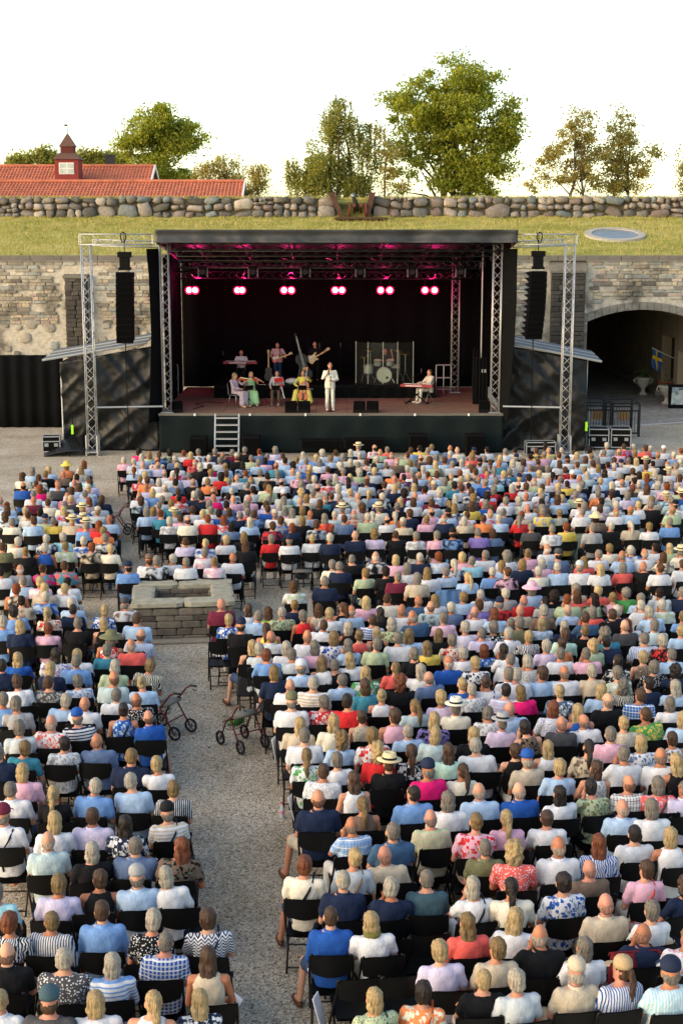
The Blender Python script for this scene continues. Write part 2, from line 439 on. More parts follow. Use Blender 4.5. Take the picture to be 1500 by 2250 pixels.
for a, c, zt in ((67.6, 69.6, 2.5), (70.4, 73.2, 3.0)):
    tr_.add([(AX1, a, zt), (AX1, c, zt), (AX1, c, ASP), (AX1, a, ASP)], [(0, 1, 2, 3)])
    tr_.add([(AX1, a, 0), (AX1+.6, a, 0), (AX1+.6, a, zt), (AX1, a, zt)], [(0, 1, 2, 3)])
    tr_.add([(AX1, c, 0), (AX1+.6, c, 0), (AX1+.6, c, zt), (AX1, c, zt)], [(0, 1, 2, 3)])
    tr_.add([(AX1, a, zt), (AX1+.6, a, zt), (AX1+.6, c, zt), (AX1, c, zt)], [(0, 1, 2, 3)])
tr_.build('tunnel_side_wall', mat('tunnel_plaster', '#a3947c'), fw)
for a, c, zt in ((67.6, 69.6, 2.5), (70.4, 73.2, 3.0)):
    d = MB(); d.box((AX1+.55, (a+c)/2, zt/2), (.06, c-a, zt))
    for k in range(5): d.box((AX1+.51, a+(k+.5)*(c-a)/5, zt/2), (.03, (c-a)/5-.04, zt-.2))
    dr = d.build('door', mat('door_wood', '#3a2c22', .7, scale=5, var=.3), fw)
    h = MB(); h.tube([(AX1+.47, a+.3, 1.0), (AX1+.47, a+.3, 1.2)], .02); h.build('handle', mat('iron', '#2a2a2a', .5, .8), dr)
ed = MB(); ed.box((ACX, 88.1, 2.4), (5.4, .2, 4.8))
for k in range(8): ed.box((AX0+.33+k*.63, 87.97, 2.2), (.6, .05, 4.3))
ed.build('end_door', mat('door_wood', '#3a2c22'), fw)
kb = MB(); kb.box((AX1-.25, 80, .12), (.5, 16, .24)); kb.build('kerb', mat('kerb_stone', '#8c8679', .9, world=True), fw, bevel=.02)
for i in range(17):                               # voussoirs of the gate arch
    a0 = AX0-.35+(AX1-AX0+.7)*i/17; a1 = AX0-.35+(AX1-AX0+.7)*(i+1)/17 - .02
    q = MB(); y0, y1 = WD-.06, WD+.2
    lo = lambda x: arch_z(x)-.0; hi = lambda x: arch_z(x, .36)
    vs = [(a0, y0, lo(a0)), (a1, y0, lo(a1)), (a1, y0, hi(a1)), (a0, y0, hi(a0)), (a0, y1, lo(a0)), (a1, y1, lo(a1)), (a1, y1, hi(a1)), (a0, y1, hi(a0))]
    q.add(vs, [(0, 1, 2, 3), (7, 6, 5, 4), (0, 4, 5, 1), (1, 5, 6, 2), (2, 6, 7, 3), (3, 7, 4, 0)])
    k = rnd.uniform(.8, 1.1); c_ = lin('#8d887e')
    q.build('arch_stone', STONE_O, fw, color=[k*z for z in c_], bevel=.015)
for side, x0 in ((-1, AX0),):
    for k in range(9):
        q = MB(); wdt = .34 if k % 2 else .5
        q.box((x0-wdt/2, WD-.02, .22+k*.44), (wdt-.012, .1, .425)); q.build('jamb_stone', STONE_O, fw, color=tone('#928a7c', .8, 1.1), bevel=.012)
# buttresses of dark slate blocks
butts = []
for (pl, pr, pt, zb, sl_) in ((141, 190, 612, 1.0, 0), (1212, 1287, 600, 0.0, .35)):
    p0, p1 = PD(pl, pt, WD-.4), PD(pr, pt, WD-.4)
    butts.append((p0.x-.1, p1.x+.1, p0.z+.2))
    core = MB(); core.box(((p0.x+p1.x)/2, WD-.17, p0.z/2), (p1.x-p0.x-.04, .3, p0.z)); core.build('buttress_core', mat('dark_mortar', '#39352f', .95), fw)
    cap = MB(); cap.add([(p0.x-.06, WD-.45, p0.z), (p1.x+.06, WD-.45, p0.z), (p1.x+.06, WD, p0.z), (p0.x-.06, WD, p0.z),
                         (p0.x-.06, WD-.45, p0.z+.12), (p1.x+.06, WD-.45, p0.z+.12), (p1.x+.06, WD, p0.z+.2+sl_), (p0.x-.06, WD, p0.z+.2+sl_)],
                        [(0, 1, 2, 3), (4, 5, 6, 7), (0, 1, 5, 4), (1, 2, 6, 5), (2, 3, 7, 6), (3, 0, 4, 7)])
    cap.build('buttress_cap', mat('coping_stone', '#6d675c'), fw, bevel=.02)
    z = p0.z; rr = 0
    while z > 2.2:
        h = rnd.uniform(.15, .27); x = p0.x; rr += 1
        while x < p1.x-.05:
            l = min(rnd.uniform(.3, .62), p1.x-x)
            if p1.x-x-l < .15: l = p1.x-x
            o = put('block', rnd.choice(BLOCKS), fw, Vector((x+l/2, WD-.31, z-h/2))-ORG[fw.name], scale=(l*.97, .2, h*.95), color=tone('#57524b', .6, 1.25))
            x += l
        z -= h
for me in BLOCKS: me.materials.append(STONE_O)
# rubble courses: largest as single stones, the rest joined
cand = []
for (xl, xr) in ((-16.6, -8.4), (7.0, 17.2)):
    z = TOP-.02
    while z > 1.9:
        h = rnd.uniform(.10, .2); x = xl+rnd.uniform(0, .3)
        while x < xr:
            l = rnd.uniform(.22, .75); cx, cz = x+l/2, z-h/2; x += l+.02
            if any(a-.1 < cx+l/2 and cx-l/2 < c+.1 and cz < t_+.35 for a, c, t_ in butts): continue
            if AX0-.6 < cx+l/2 and cx-l/2 < AX1+.6 and cz-h/2 < arch_z(min(max(cx, AX0), AX1), .42)+.12: continue
            if cx < 0 and cz < 4.0: continue
            if rnd.random() < .12: continue
            cand.append((l*h, cx, cz, l, h))
        z -= h+.012
for k in range(90):                                # boulders set in the lower left part
    cx, cz = rnd.uniform(-16.4, -8.6), rnd.uniform(2.2, 4.0); l = rnd.uniform(.25, .6)
    if any(a-.1 < cx+l/2 and cx-l/2 < c+.1 for a, c, t_ in butts): continue
    if any(c[4] > .21 and abs(c[1]-cx) < (c[3]+l)/2 and abs(c[2]-cz) < (c[4]+l)/2 for c in cand): continue
    cand.append((l*l, cx, cz, l, l*.85))
cand.sort(reverse=True)
ROCKS = [rock(k) for k in range(9)]
PAL = ['#c8bea9', '#b8b0a0', '#d0c7b3', '#a79f92', '#bfac9c', '#c4c3b6', '#b0b2a9', '#928a7e']
rest = MB()
for k, (ar, cx, cz, l, h) in enumerate(cand):
    bould = h > .21
    if k < 290:
        put('wall_stone', (rnd.choice(ROCKS) if bould else rnd.choice(BLOCKS)), fw, Vector((cx, WD+.01-rnd.uniform(0, .02), cz))-ORG[fw.name],
            scale=(l, .12 if not bould else .16, h), color=tone(rnd.choice(PAL), .62, .98))
    else:
        me = rnd.choice(BLOCKS); d = rnd.uniform(0, .02)
        rest.add([(cx+v.co.x*l, WD+.01-d+v.co.y*.12, cz+v.co.z*h) for v in me.vertices], [tuple(p.vertices) for p in me.polygons])
o = rest.build('small_wall_stone', STONE_I, fw, kind='stuff')
for me in ROCKS: me.materials.append(STONE_O)
# ------------------------------------------------------------ rock wall on the bank
rw = thing('rock_wall', (0, 75.2, 8.86), 'long dry stone wall of rounded boulders along the top of the grass bank', 'wall')
RTOP = PD(700, 432, 75.2).z
c = MB()
for x0, x1 in ((-30, PD(733, 450, 75.2).x), (PD(818, 450, 75.2).x, 30)): c.box(((x0+x1)/2, 75.62, (8.6+RTOP-.1)/2), (x1-x0, .8, RTOP-.1-8.6))
c.build('earth_core', mat('dark_earth', '#4a4334', .95, var=.4, scale=4, bumps=.6, bscale=20, world=True), rw)
RROCK = [rock(k+40) for k in range(12)]
RMAT = stone_mat('boulder', spots=False)
for me in RROCK: me.materials.append(RMAT)
RP = ['#85807a', '#9a8f86', '#a89c90', '#76736f', '#8d7f78', '#968c84', '#7d8484', '#b0a79c', '#6b6862', '#8a8078']
for x0, x1 in ((-19.2, PD(737, 450, 75.2).x), (PD(815, 450, 75.2).x, 19.2)):
    x = x0
    while x < x1-.05:                               # short stacks of different make-up, so that no course runs through
        wseg = min(rnd.uniform(.7, 1.5), x1-x)
        if x1-x-wseg < .35: wseg = x1-x
        n = rnd.choice([2, 3, 3, 4]); hs = [rnd.uniform(.6, 1.2)*(1.3 if k == 0 else 1) for k in range(n)]; H_ = RTOP-8.86+.04; hs = [h*H_/sum(hs) for h in hs]; z = 8.82
        for h in hs:
            m_ = max(1, round(wseg/(h*rnd.uniform(1.1, 1.9)))); ws_ = [rnd.uniform(.6, 1.3) for _ in range(m_)]; ws_ = [q*wseg/sum(ws_) for q in ws_]; xx = x
            for l in ws_:
                put('stone', rnd.choice(RROCK), rw, Vector((xx+l/2+rnd.gauss(0, .02), 75.26+rnd.uniform(-.09, .09), z+h/2+rnd.gauss(0, .025)))-ORG[rw.name],
                    rot=(rnd.uniform(-.2, .2), rnd.uniform(-.28, .28), rnd.choice([0, math.pi])+rnd.uniform(-.3, .3)), scale=(l*rnd.uniform(.95, 1.14), .55, h*rnd.uniform(.92, 1.16)), color=tone(rnd.choice(RP), .62, 1.1))
                xx += l
            z += h
        x += wseg
pts = []
while len(pts) < 9000:
    x = rnd.uniform(-20, 20)
    if PD(733, 450, 75.2).x-.1 < x < PD(818, 450, 75.2).x+.1: continue
    pts.append((x, rnd.gauss(75.45, .22), RTOP-.10+rnd.uniform(0, .05)))
blades('wall_top_grass', pts, .15, .03, 'tufts of grass growing along the top of the boulder wall', BLADE)
tb = MB(); tb.box((0, 75.7, RTOP-.1), (60, .9, .12)); 
tb.build('turf', GRASS, rw)
# timber cheeks of the gun opening
wood = mat('weathered_timber', '#4c3428', .85, var=.35, scale=6, bumps=.3, world=True)
for s, (pa, pb) in ((-1, (727, 752)), (1, (803, 818))):
    q = MB(); a, c2 = PD(pa, 422, 75), PD(pb, 480, 74.7)
    xt, xb = (PD(727, 420, 75).x, PD(752, 480, 75).x) if s < 0 else (PD(818, 422, 75).x, PD(806, 480, 75).x)
    for k in range(3):
        yy = 74.75+k*.5
        q.add([(xt-.16, yy, RTOP+.2), (xt+.16, yy, RTOP+.2), (xb+.13, yy, 8.85), (xb-.13, yy, 8.85), (xt-.16, yy+.48, RTOP+.2), (xt+.16, yy+.48, RTOP+.2), (xb+.13, yy+.48, 8.85), (xb-.13, yy+.48, 8.85)],
              [(0, 1, 2, 3), (7, 6, 5, 4), (0, 4, 5, 1), (1, 5, 6, 2), (2, 6, 7, 3), (3, 7, 4, 0)])
    q.build('timber_revetment', wood, label='dark timber board leaning at the %s side of the cannon opening' % ('left' if s < 0 else 'right'), cat='timber', bevel=.01)
pl_ = MB(); e0, e1 = PD(735, 480, 74.4), PD(850, 480, 74.4); pl_.box(((e0.x+e1.x)/2, 74.55, 8.84), (e1.x-e0.x, .9, .1)); pl_.build('timber_platform', wood, label='low timber platform under the cannon', cat='platform')
cn = thing('cannon', PD(785, 479, 74.9), 'old bronze cannon on a red wheeled carriage in the wall opening', 'cannon'); o = ORG[cn.name]
q = MB(); q.tube([o+Vector((-.05, .9, .35)), o+Vector((-.1, .3, .75)), o+Vector((-.22, -.2, 1.1)), o+Vector((-.25, -.28, 1.15))], [.16, .14, .10, .125], 14); q.build('barrel', mat('bronze', '#7d8b86', .4, .6), cn, smooth=True)
q = MB()
for s in (-.17, .17): q.box(o+Vector((s, .3, .42)), (.09, 1.3, .2), (R(-20), 0, 0))
q.build('carriage', mat('carriage_red', '#6e2a24', .7, var=.3), cn)
for dx, dy in ((-.42, .05), (.42, .05)):
    wq = MB(); M = Matrix.Rotation(R(90), 3, 'Y'); cc = o+Vector((dx, dy, .4))
    wq.lathe([(.34, -.04), (.4, -.04), (.4, .04), (.34, .04), (.34, -.04)], cc, 22, M); wq.lathe([(.001, -.07), (.07, -.07), (.07, .07), (.001, .07)], cc, 10, M)
    for k in range(10):
        a = k*math.pi/5; wq.tube([cc, cc+Vector((0, math.cos(a)*.36, math.sin(a)*.36))], .022, 6)
    wq.build('wheel', mat('carriage_red', '#6e2a24'), cn)
# round light well in the bank
lw = thing('light_well', wellc, 'round stone rimmed light well set into the grass bank', 'light well'); tilt = Matrix.Rotation(math.atan2(8.86-6.98, 8.7), 3, 'X')
q = MB(); q.lathe([(1.14, -.5), (1.14, .09), (1.46, .09), (1.50, -.3)], wellc, 48, tilt, cap=False); q.build('rim', mat('rim_concrete', '#a09a8e', .9, var=.25, scale=5, bumps=.3, world=True), lw, smooth=False)
q = MB(); q.lathe([(.001, .05), (1.15, .05)], wellc, 48, tilt); q.build('skylight', mat('skylight_glass', '#6b767c', .25, scale=3), lw)
# ------------------------------------------------------------ red buildings behind
TILE = mat('roof_tile', '#b0674c', .8, var=.35, scale=1.6, bumps=.2, bscale=30, world=True)
def tiled(m, x0, x1, y0, z0, y1, z1, pitch=.27, rows=9):
    n = int((x1-x0)/pitch); sub = 4
    fn_x = [x0+(x1-x0)*i/(n*sub) for i in range(n*sub+1)]
    prof = []
    for r in range(rows):
        prof += [(r/rows, .06), ((r+1)/rows-.001, 0.0)]
    for i in range(len(fn_x)-1):
        pass
    vs = []
    for tt, lift in prof:
        for i, x in enumerate(fn_x):
            hz = .05*math.cos(2*math.pi*i/sub)
            vs.append((x, y0+(y1-y0)*tt, z0+(z1-z0)*tt+lift+hz))
    nx = len(fn_x)
    m.add(vs, [(j*nx+i, j*nx+i+1, (j+1)*nx+i+1, (j+1)*nx+i) for j in range(len(prof)-1) for i in range(nx-1)])
RED = mat('red_boards', '#7c2b26', .8, var=.2, scale=3, world=True)
def house(D, yr, ye, xr_px, label, dz=2.6):
    A = PD(xr_px, yr, D+4); x0 = -32; x1 = A.x; zr = A.z; ze = PD(0, ye, D).z
    h = thing('red_building', ((x0+x1)/2, D+4, 9.86), label, 'building')
    q = MB(); tiled(q, x0, x1, D, ze-.6, D+4, zr); q.build('roof', TILE, h)
    q = MB(); q.add([(x0, D+4, zr), (x1, D+4, zr), (x1, D+8, ze-.6), (x0, D+8, ze-.6)], [(0, 1, 2, 3)]); q.build('rear_roof', TILE, h)
    q = MB(); q.add([(x1-.2, D+.3, 9.8), (x1-.2, D+7.7, 9.8), (x1-.2, D+7.7, ze-.6), (x1-.2, D+4, zr-.1), (x1-.2, D+.3, ze-.6)], [(0, 1, 2, 3, 4)])
    q.add([(x0, D+.3, 9.8), (x1-.2, D+.3, 9.8), (x1-.2, D+.3, ze-.5), (x0, D+.3, ze-.5)], [(0, 1, 2, 3)]); q.build('wall', RED, h)
    q = MB(); q.tube([(x0, D+4, zr+.06), (x1, D+4, zr+.06)], .14, 8); q.build('ridge', TILE, h)
    for ya in (D-.1, D+8.1):
        q = MB(); dy = (D+4-ya); L = math.hypot(dy, zr-(ze-.6)); q.box((x1+.05, (ya+D+4)/2, (zr+ze-.6)/2+.02), (.1, L, .3), (math.atan2(zr-ze+.6, dy), 0, 0)); q.build('bargeboard', mat('white_paint', '#d8d8d4', .6), h)
    return h, x1, zr
h1, _, _ = house(110, 400, 428, 537, 'long low red tiled building directly behind the boulder wall')
h2, _, zr2 = house(122, 366, 398, 340, 'taller red tiled building with a lantern tower on its ridge')
TD = 121.5
def tz(y): return PD(147, y, TD).z
tx = PD(147, 380, TD).x; o2 = ORG[h2.name]
s_ = .0389*1
q = MB(); q.box((tx, TD+1, (tz(400)+tz(348))/2), (50*s_, 50*s_, tz(348)-tz(400))); tw = q.build('lantern_tower', RED, h2)
def pyr(m, prof): m.lathe([(r*s_*1.414, tz(y)) for r, y in prof], (tx, TD+1, 0), 4, Matrix.Rotation(R(45), 3, 'Z'))
COP = mat('dark_shingle', '#5a3f34', .7, var=.3, scale=4, world=True)
q = MB(); pyr(q, [(29, 350), (22, 341), (15, 335)]); q.build('skirt_roof', COP, tw)
q = MB(); pyr(q, [(14, 336), (14, 320)]); 
for k in range(4): q.box((tx, TD+1-14*s_-.02, tz(333-k*3.6)), (24*s_, .05, .05))
q.build('louvre', mat('louvre_red', '#5c2622', .8), tw)
q = MB(); pyr(q, [(17, 321), (13, 314), (2, 293), (.01, 292)]); q.build('spire', COP, tw)
q = MB(); q.tube([(tx, TD+1, tz(294)), (tx, TD+1, tz(271))], .03, 6); q.box((tx-.12, TD+1, tz(273)), (.26, .02, .14)); q.build('weather_vane', mat('iron', '#2a2a2a'), tw)
q = MB(); q.box((tx, TD+1-25*s_-.02, tz(370)), (32*s_, .06, 24*s_)); wn = q.build('window', mat('white_paint', '#d8d8d4'), tw)
for i in range(2):
    for j in range(2):
        for kk in range(2):
            q = MB(); q.box((tx+(i*16-8)*s_+(kk*7-3.5)*s_, TD+1-25*s_-.06, tz(364+j*12)), (6*s_, .03, 9.5*s_)); q.build('pane', mat('pale_pane', '#aeb6b0', .2, var=.3, scale=2), wn)
p = PD(235, 365, 124.5)
q = MB(); q.box((p.x, 126.4, p.z+.2), (.75, .6, 1.6)); q.box((p.x, 126.4, p.z+1.0), (.9, .75, .12)); q.build('chimney', mat('black_sheet', '#1d1f22', .6), h2)
# ------------------------------------------------------------ trees
BARK = mat('bark', '#4a3f34', .95, var=.4, scale=5, bumps=.5, bscale=20, world=True)
def leaf_mat(name, cols, trans=.6):
    m, t, b, N = nodes_of(name)
    g_ = mk(t, 'NewGeometry')
    c = ramp(t, g_.outputs['Random Per Island'], [(i/(len(cols)-1), lin(k)) for i, k in enumerate(cols)])
    n = tex_noise(t, g_.outputs['Position'], .55, 3)
    cc = mixc(t, 1, c.outputs[0], ramp(t, n.outputs[0], [(.35, .75), (.6, 1)]).outputs[0], 'MULTIPLY')
    t.links.new(cc, b.inputs['Base Color']); b.inputs['Roughness'].default_value = .6; b.inputs['Specular IOR Level'].default_value = .2
    tr = mk(t, 'BsdfTranslucent'); t.links.new(mixc(t, 1, cc, (1.0, 1.0, .55), 'MULTIPLY'), tr.inputs[0]); mx = mk(t, 'MixShader', i_0=trans)
    t.links.new(b.outputs[0], mx.inputs[1]); t.links.new(tr.outputs[0], mx.inputs[2]); t.links.new(mx.outputs[0], t.nodes['Material Output'].inputs[0])
    return m
L_ASH = leaf_mat('ash_leaf', ['#7c8a32', '#909a3a', '#a8ac46', '#c2bc58'])
L_BIR = leaf_mat('birch_leaf', ['#78803e', '#8c9048', '#a2a054', '#b8ac62'])
L_THIN = leaf_mat('thin_leaf', ['#8a8a4c', '#9c9454', '#b2a260', '#c2a864'])
def tree(name, label, D, trunk_px, blobs, seed, lm, n_leaf, leaf=.17, n_cl=90, spread=.55, hang=0, trunks=1, tr=.2, group='trees behind the fortress wall'):
    """blobs: ellipsoids of the crown in photo pixels (cx, cy, rx, ry, weight) taken at distance D; the trunk stands on the hill top"""
    r_ = random.Random(seed); rs = np.random.RandomState(seed); pm = D/FPX*1.0
    base = PD(trunk_px, 470, D); base.z = 9.8
    t = thing(name, base, label, 'tree', group)
    cl = []
    tot = sum(b[4] for b in blobs)
    for b in blobs:
        c = PD(b[0], b[1], D)
        for _ in range(int(n_cl*b[4]/tot)):
            d = Vector((r_.gauss(0, 1), r_.gauss(0, 1), r_.gauss(0, 1))).normalized()*r_.random()**.42
            cl.append(c + Vector((d.x*b[2]*pm, d.y*b[2]*pm*.85, d.z*b[3]*pm)))
    zt = max(c.z for c in cl); H = zt-base.z
    br = MB(); mains = []
    for k in range(trunks):
        off = (k-(trunks-1)/2)*.9
        bx = base+Vector((off, r_.uniform(-.5, .5), 0)); P = [bx]
        cx = sum(c.x for c in cl)/len(cl)
        for i in range(1, 8):
            f = i/7
            P.append(bx + Vector(((cx-bx.x)*f*.7+r_.gauss(0, .12), r_.gauss(0, .12), H*.92*f)))
        br.tube(P, [tr*(1-.88*(i/7))*(1 if k == 0 else .8) for i in range(8)], 8); mains.append(P)
    hubs = []
    for k in range(max(5, n_cl//11)):
        c = r_.choice(cl); P = r_.choice(mains); f = min(.9, max(.12, (c.z-base.z)/H*r_.uniform(.35, .75))); i = int(f*6.99)
        a = P[i]; m_ = a.lerp(c, .5)+Vector((r_.gauss(0, .2), r_.gauss(0, .2), .25*abs(c.x-a.x)*.3)); e = a.lerp(c, .88)
        br.tube([a, m_, e], [tr*.42, tr*.25, tr*.1], 6); hubs += [a.lerp(m_, .6), m_, m_.lerp(e, .5), e]
    for c in cl:
        h = min(hubs, key=lambda q: (q-c).length + (.6 if q.z > c.z else 0))
        br.tube([h, h.lerp(c, .5)+Vector((r_.gauss(0, .1), r_.gauss(0, .1), .12)), c], [tr*.13, tr*.08, .012], 5)
    br.build('trunk', BARK, t, smooth=True)
    C = np.array([tuple(c) for c in cl]); n = n_leaf
    idx = rs.randint(0, len(cl), n); sz = rs.uniform(.5, 1.25, len(cl))[idx]
    g_ = rs.normal(0, 1, (n, 3))*spread*sz[:, None]*np.array([1, 1, .62])
    if hang:
        g_[:, 2] -= np.abs(rs.exponential(hang, n)); g_[:, :2] *= .55
        st_ = rs.randint(0, 14, n); ph = (idx*31+st_*17)*1.7; g_[:, 0] += np.sin(ph)*spread*.9; g_[:, 1] += np.cos(ph*1.3)*spread*.9
        g_[:, 0] = np.where(rs.rand(n) < .7, np.sin(ph)*spread*.9 + rs.normal(0, .05, n), g_[:, 0])
    P = C[idx]+g_
    a = rs.normal(0, 1, (n, 3)); a /= np.linalg.norm(a, axis=1)[:, None]; b = rs.normal(0, 1, (n, 3)); b -= a*(a*b).sum(1)[:, None]; b /= np.linalg.norm(b, axis=1)[:, None]
    L = leaf*rs.uniform(.6, 1.3, n)[:, None]
    V = np.stack([P-a*L*.6, P+b*L*.32, P+a*L*.6, P-b*L*.32], 1).reshape(-1, 3) - np.array(tuple(base))
    me = bpy.data.meshes.new('crown'); me.from_pydata(V.tolist(), [], np.arange(4*n).reshape(-1, 4).tolist()); me.materials.append(lm)
    put('crown', me, t); return t
tree('ash_tree', 'largest tree, a broad round leafy crown high above the wall right of the cannon', 100, 985,
     [(1000, 195, 95, 70, 3), (1030, 275, 105, 85, 4), (935, 255, 80, 75, 2.6), (1060, 370, 75, 60, 2.6), (1085, 320, 55, 50, 1.5), (985, 330, 70, 60, 1.4), (905, 330, 55, 60, .8), (870, 250, 28, 45, .3), (1000, 400, 70, 35, 1), (1100, 260, 38, 60, .8), (885, 395, 40, 25, .25)], 11, L_ASH, 44000, .20, 240, .40, trunks=2, tr=.26)
tree('birch_tree', 'tall drooping birch with hanging twigs left of the largest tree', 98, 750,
     [(745, 270, 45, 55, 2), (720, 340, 55, 60, 2), (700, 395, 60, 35, 2), (790, 350, 40, 60, 1), (770, 400, 55, 30, 1.4), (650, 385, 22, 40, .5), (815, 290, 22, 40, .4)], 5, L_BIR, 21000, .16, 120, .36, hang=.5, trunks=3, tr=.16)
tree('slender_sapling', 'thin open sapling between the birch and the largest tree', 97, 845, [(850, 350, 25, 60, 1), (865, 405, 35, 20, .6), (835, 280, 12, 40, .3)], 8, L_THIN, 1500, .15, 22, .3, tr=.08)
tree('maple_tree', 'round bright green tree rising behind the red tiled roofs', 135, 352,
     [(350, 275, 70, 38, 3), (300, 310, 42, 38, 1.6), (400, 305, 48, 34, 1.8), (345, 330, 60, 30, 1.5), (330, 375, 55, 22, 1.4), (385, 385, 45, 16, 1)], 21, L_ASH, 19000, .26, 140, .5, tr=.3)
tree('pale_birch', 'sparse pale birch right of the red tiled roof', 118, 500, [(500, 372, 32, 28, 1.2), (455, 372, 35, 26, 1), (520, 400, 25, 18, .6)], 31, L_THIN, 3600, .17, 46, .42, hang=.3, tr=.1)
tree('weeping_birch', 'small sparse weeping tree at the right end of the lower red roof', 116, 565, [(567, 375, 24, 28, 1), (560, 405, 22, 20, .7)], 33, L_THIN, 2400, .16, 32, .38, hang=.35, tr=.09)
tree('alder_tree', 'open thin tree on the right, left of the two standing together', 96, 1268, [(1270, 280, 38, 55, 1.5), (1240, 335, 45, 45, 1.2), (1290, 360, 45, 45, 1.3), (1205, 350, 30, 40, .6), (1275, 400, 60, 28, 1), (1180, 405, 30, 20, .3)], 41, L_THIN, 7500, .16, 110, .30, tr=.11, trunks=2)
tree('rowan_tree', 'open thin tree on the right, right of the two standing together', 97, 1360, [(1362, 290, 35, 50, 1.3), (1345, 350, 45, 45, 1.3), (1390, 360, 35, 45, 1.2), (1365, 405, 55, 25, 1.2), (1425, 335, 28, 14, .3)], 43, L_THIN, 7500, .16, 110, .30, tr=.11, trunks=2)
tree('edge_tree', 'tree just showing at the right edge of the picture', 97, 1512, [(1512, 370, 18, 55, 1)], 47, L_THIN, 1500, .16, 22, .33, tr=.1)
for k, (x, y, rx, ry) in enumerate([(30, 355, 16, 12), (65, 352, 14, 12), (95, 345, 16, 20), (115, 350, 9, 16), (182, 348, 10, 17), (203, 345, 9, 20), (222, 348, 8, 15), (250, 350, 12, 14), (272, 352, 14, 14)]):
    tree('far_tree', 'distant tree top %s' % ['at far left above the red ridge', 'second from the left above the red ridge', 'tallest one just left of the lantern tower', 'touching the left side of the lantern tower', 'first pointed one right of the lantern tower', 'second pointed one right of the lantern tower', 'short pointed one left of the black chimney', 'just right of the black chimney', 'at the foot of the round bright green tree'][k],
         170, x, [(x, y, rx, ry, 1)], 60+k, L_BIR, 700, .34, 14, .5, tr=.14, group='distant tree tops')
# ============================================================ STAGE
ALU = mat('aluminium', '#a6a8aa', .42, .55, var=.12, scale=6)
TARP = mat('black_tarp', '#0c0e0f', .5, var=.35, scale=3, bumps=.2, bscale=9, spec=.35)
CLOTH = mat('black_cloth', '#0c0d0e', .95, var=.3, scale=5, spec=.1)
SKIRT = mat('stage_skirt', '#10191a', .9, var=.25, scale=2, bumps=.2, bscale=5, spec=.15)
BLK = mat('black_plastic', '#0a0a0b', .65, var=.2, scale=10, spec=.1)
DARKM = mat('dark_truss', '#3c3c3e', .45, .6)
WHITE = mat('white_plastic', '#d6d6d2', .5, var=.05)
SF = 52.3; SZ = 1.45; SB = 62.0
SX0, SX1 = PD(350, 905, SF).x, PD(1105, 905, SF).x
def truss(name, p0, p1, wd, label=None, cat='truss', group=None, r=.021, m=None, parent=None, step=None):
    p0, p1 = Vector(p0), Vector(p1); m = m or ALU
    t = parent or thing(name, p0 if p0.z < p1.z else p0, label, cat, group)
    d = (p1-p0); L = d.length; d.normalize()
    u = Vector((1, 0, 0)) if abs(d.x) < .9 else Vector((0, 0, 1)); u = (u-d*u.dot(d)).normalized(); v = d.cross(u)
    cs = [(u*a+v*b)*wd/2 for a, b in ((-1, -1), (1, -1), (1, 1), (-1, 1))]
    for c in cs:
        q = MB(); q.tube([p0+c, p1+c], r, 8); q.build('chord', m, t, smooth=True)
    n = max(2, int(L/(step or wd*1.05)))
    for k in range(4):
        a, b = cs[k], cs[(k+1) % 4]; q = MB()
        for i in range(n):
            f0, f1 = i/n, (i+1)/n
            s, e = (a, b) if i % 2 else (b, a)
            q.tube([p0+d*L*f0+s, p0+d*L*f1+e], r*.5, 5)
        q.build('lacing', m, t, smooth=True)
    for f in (0, 1):
        q = MB(); 
        for k in range(4): q.tube([p0+d*L*f+cs[k], p0+d*L*f+cs[(k+1) % 4]], r*.8, 6)
        q.build('end_frame', m, t)
    return t
def tarp(name, fn, nu, nv, m, label=None, cat='tarpaulin', parent=None, th=.02, wr=.06, group=None):
    q = MB()
    def f(u, v):
        p = Vector(fn(u, v)); a_, c_ = p.x*.75+p.z*.66, -p.x*.66+p.z*.75; k = (1-2*abs(noise.noise(Vector((a_*.3, c_*1.3, p.y*.3)))))*wr + (1-2*abs(noise.noise(Vector((c_*.35+7, a_*1.9, 2)))))*wr*.55 + noise.noise(Vector((p.x*5, p.z*5, 1)))*wr*.15
        return p + Vector((0, -k, 0))
    q.grid(f, nu, nv)
    return q.build(name, m, parent, smooth=True, label=label, cat=None if parent else cat, solid=th, group=group)
# deck, skirt, backdrop
dk = thing('stage_deck', ((SX0+SX1)/2, SF, 0), 'wide raised stage floor of brown boards with a black skirt', 'stage')
q = MB()
nb = 11
for i in range(nb):
    for j in range(5):
        a = SX0+(SX1-SX0)*i/nb; b_ = SX0+(SX1-SX0)*(i+1)/nb; y0 = SF+(SB-SF)*j/5; y1 = SF+(SB-SF)*(j+1)/5
        q = MB(); q.box(((a+b_)/2, (y0+y1)/2, SZ-.04), (b_-a-.012, y1-y0-.012, .08)); q.build('deck_panel', mat('deck_ply', '#7d6250', .7, var=.3, scale=2, world=True), dk)
q = MB(); q.box(((SX0+SX1)/2, SF+.03, SZ-.03), (SX1-SX0+.06, .1, .1)); q.build('edge_rail', mat('edge_rail', '#6f6a62', .5, .5), dk)
tarp('skirt', lambda u, v: (SX0+(SX1-SX0)*u, SF-.06+.03*math.sin(u*60), .02+(SZ-.08)*v), 120, 8, SKIRT, parent=dk, wr=.03)
for px in (428, 549, 671, 791, 911, 1029):
    p = PD(px, 911, SF-.1); q = MB(); q.box((p.x, SF-.10, p.z), (.07, .03, .09)); q.build('clip', WHITE, dk)
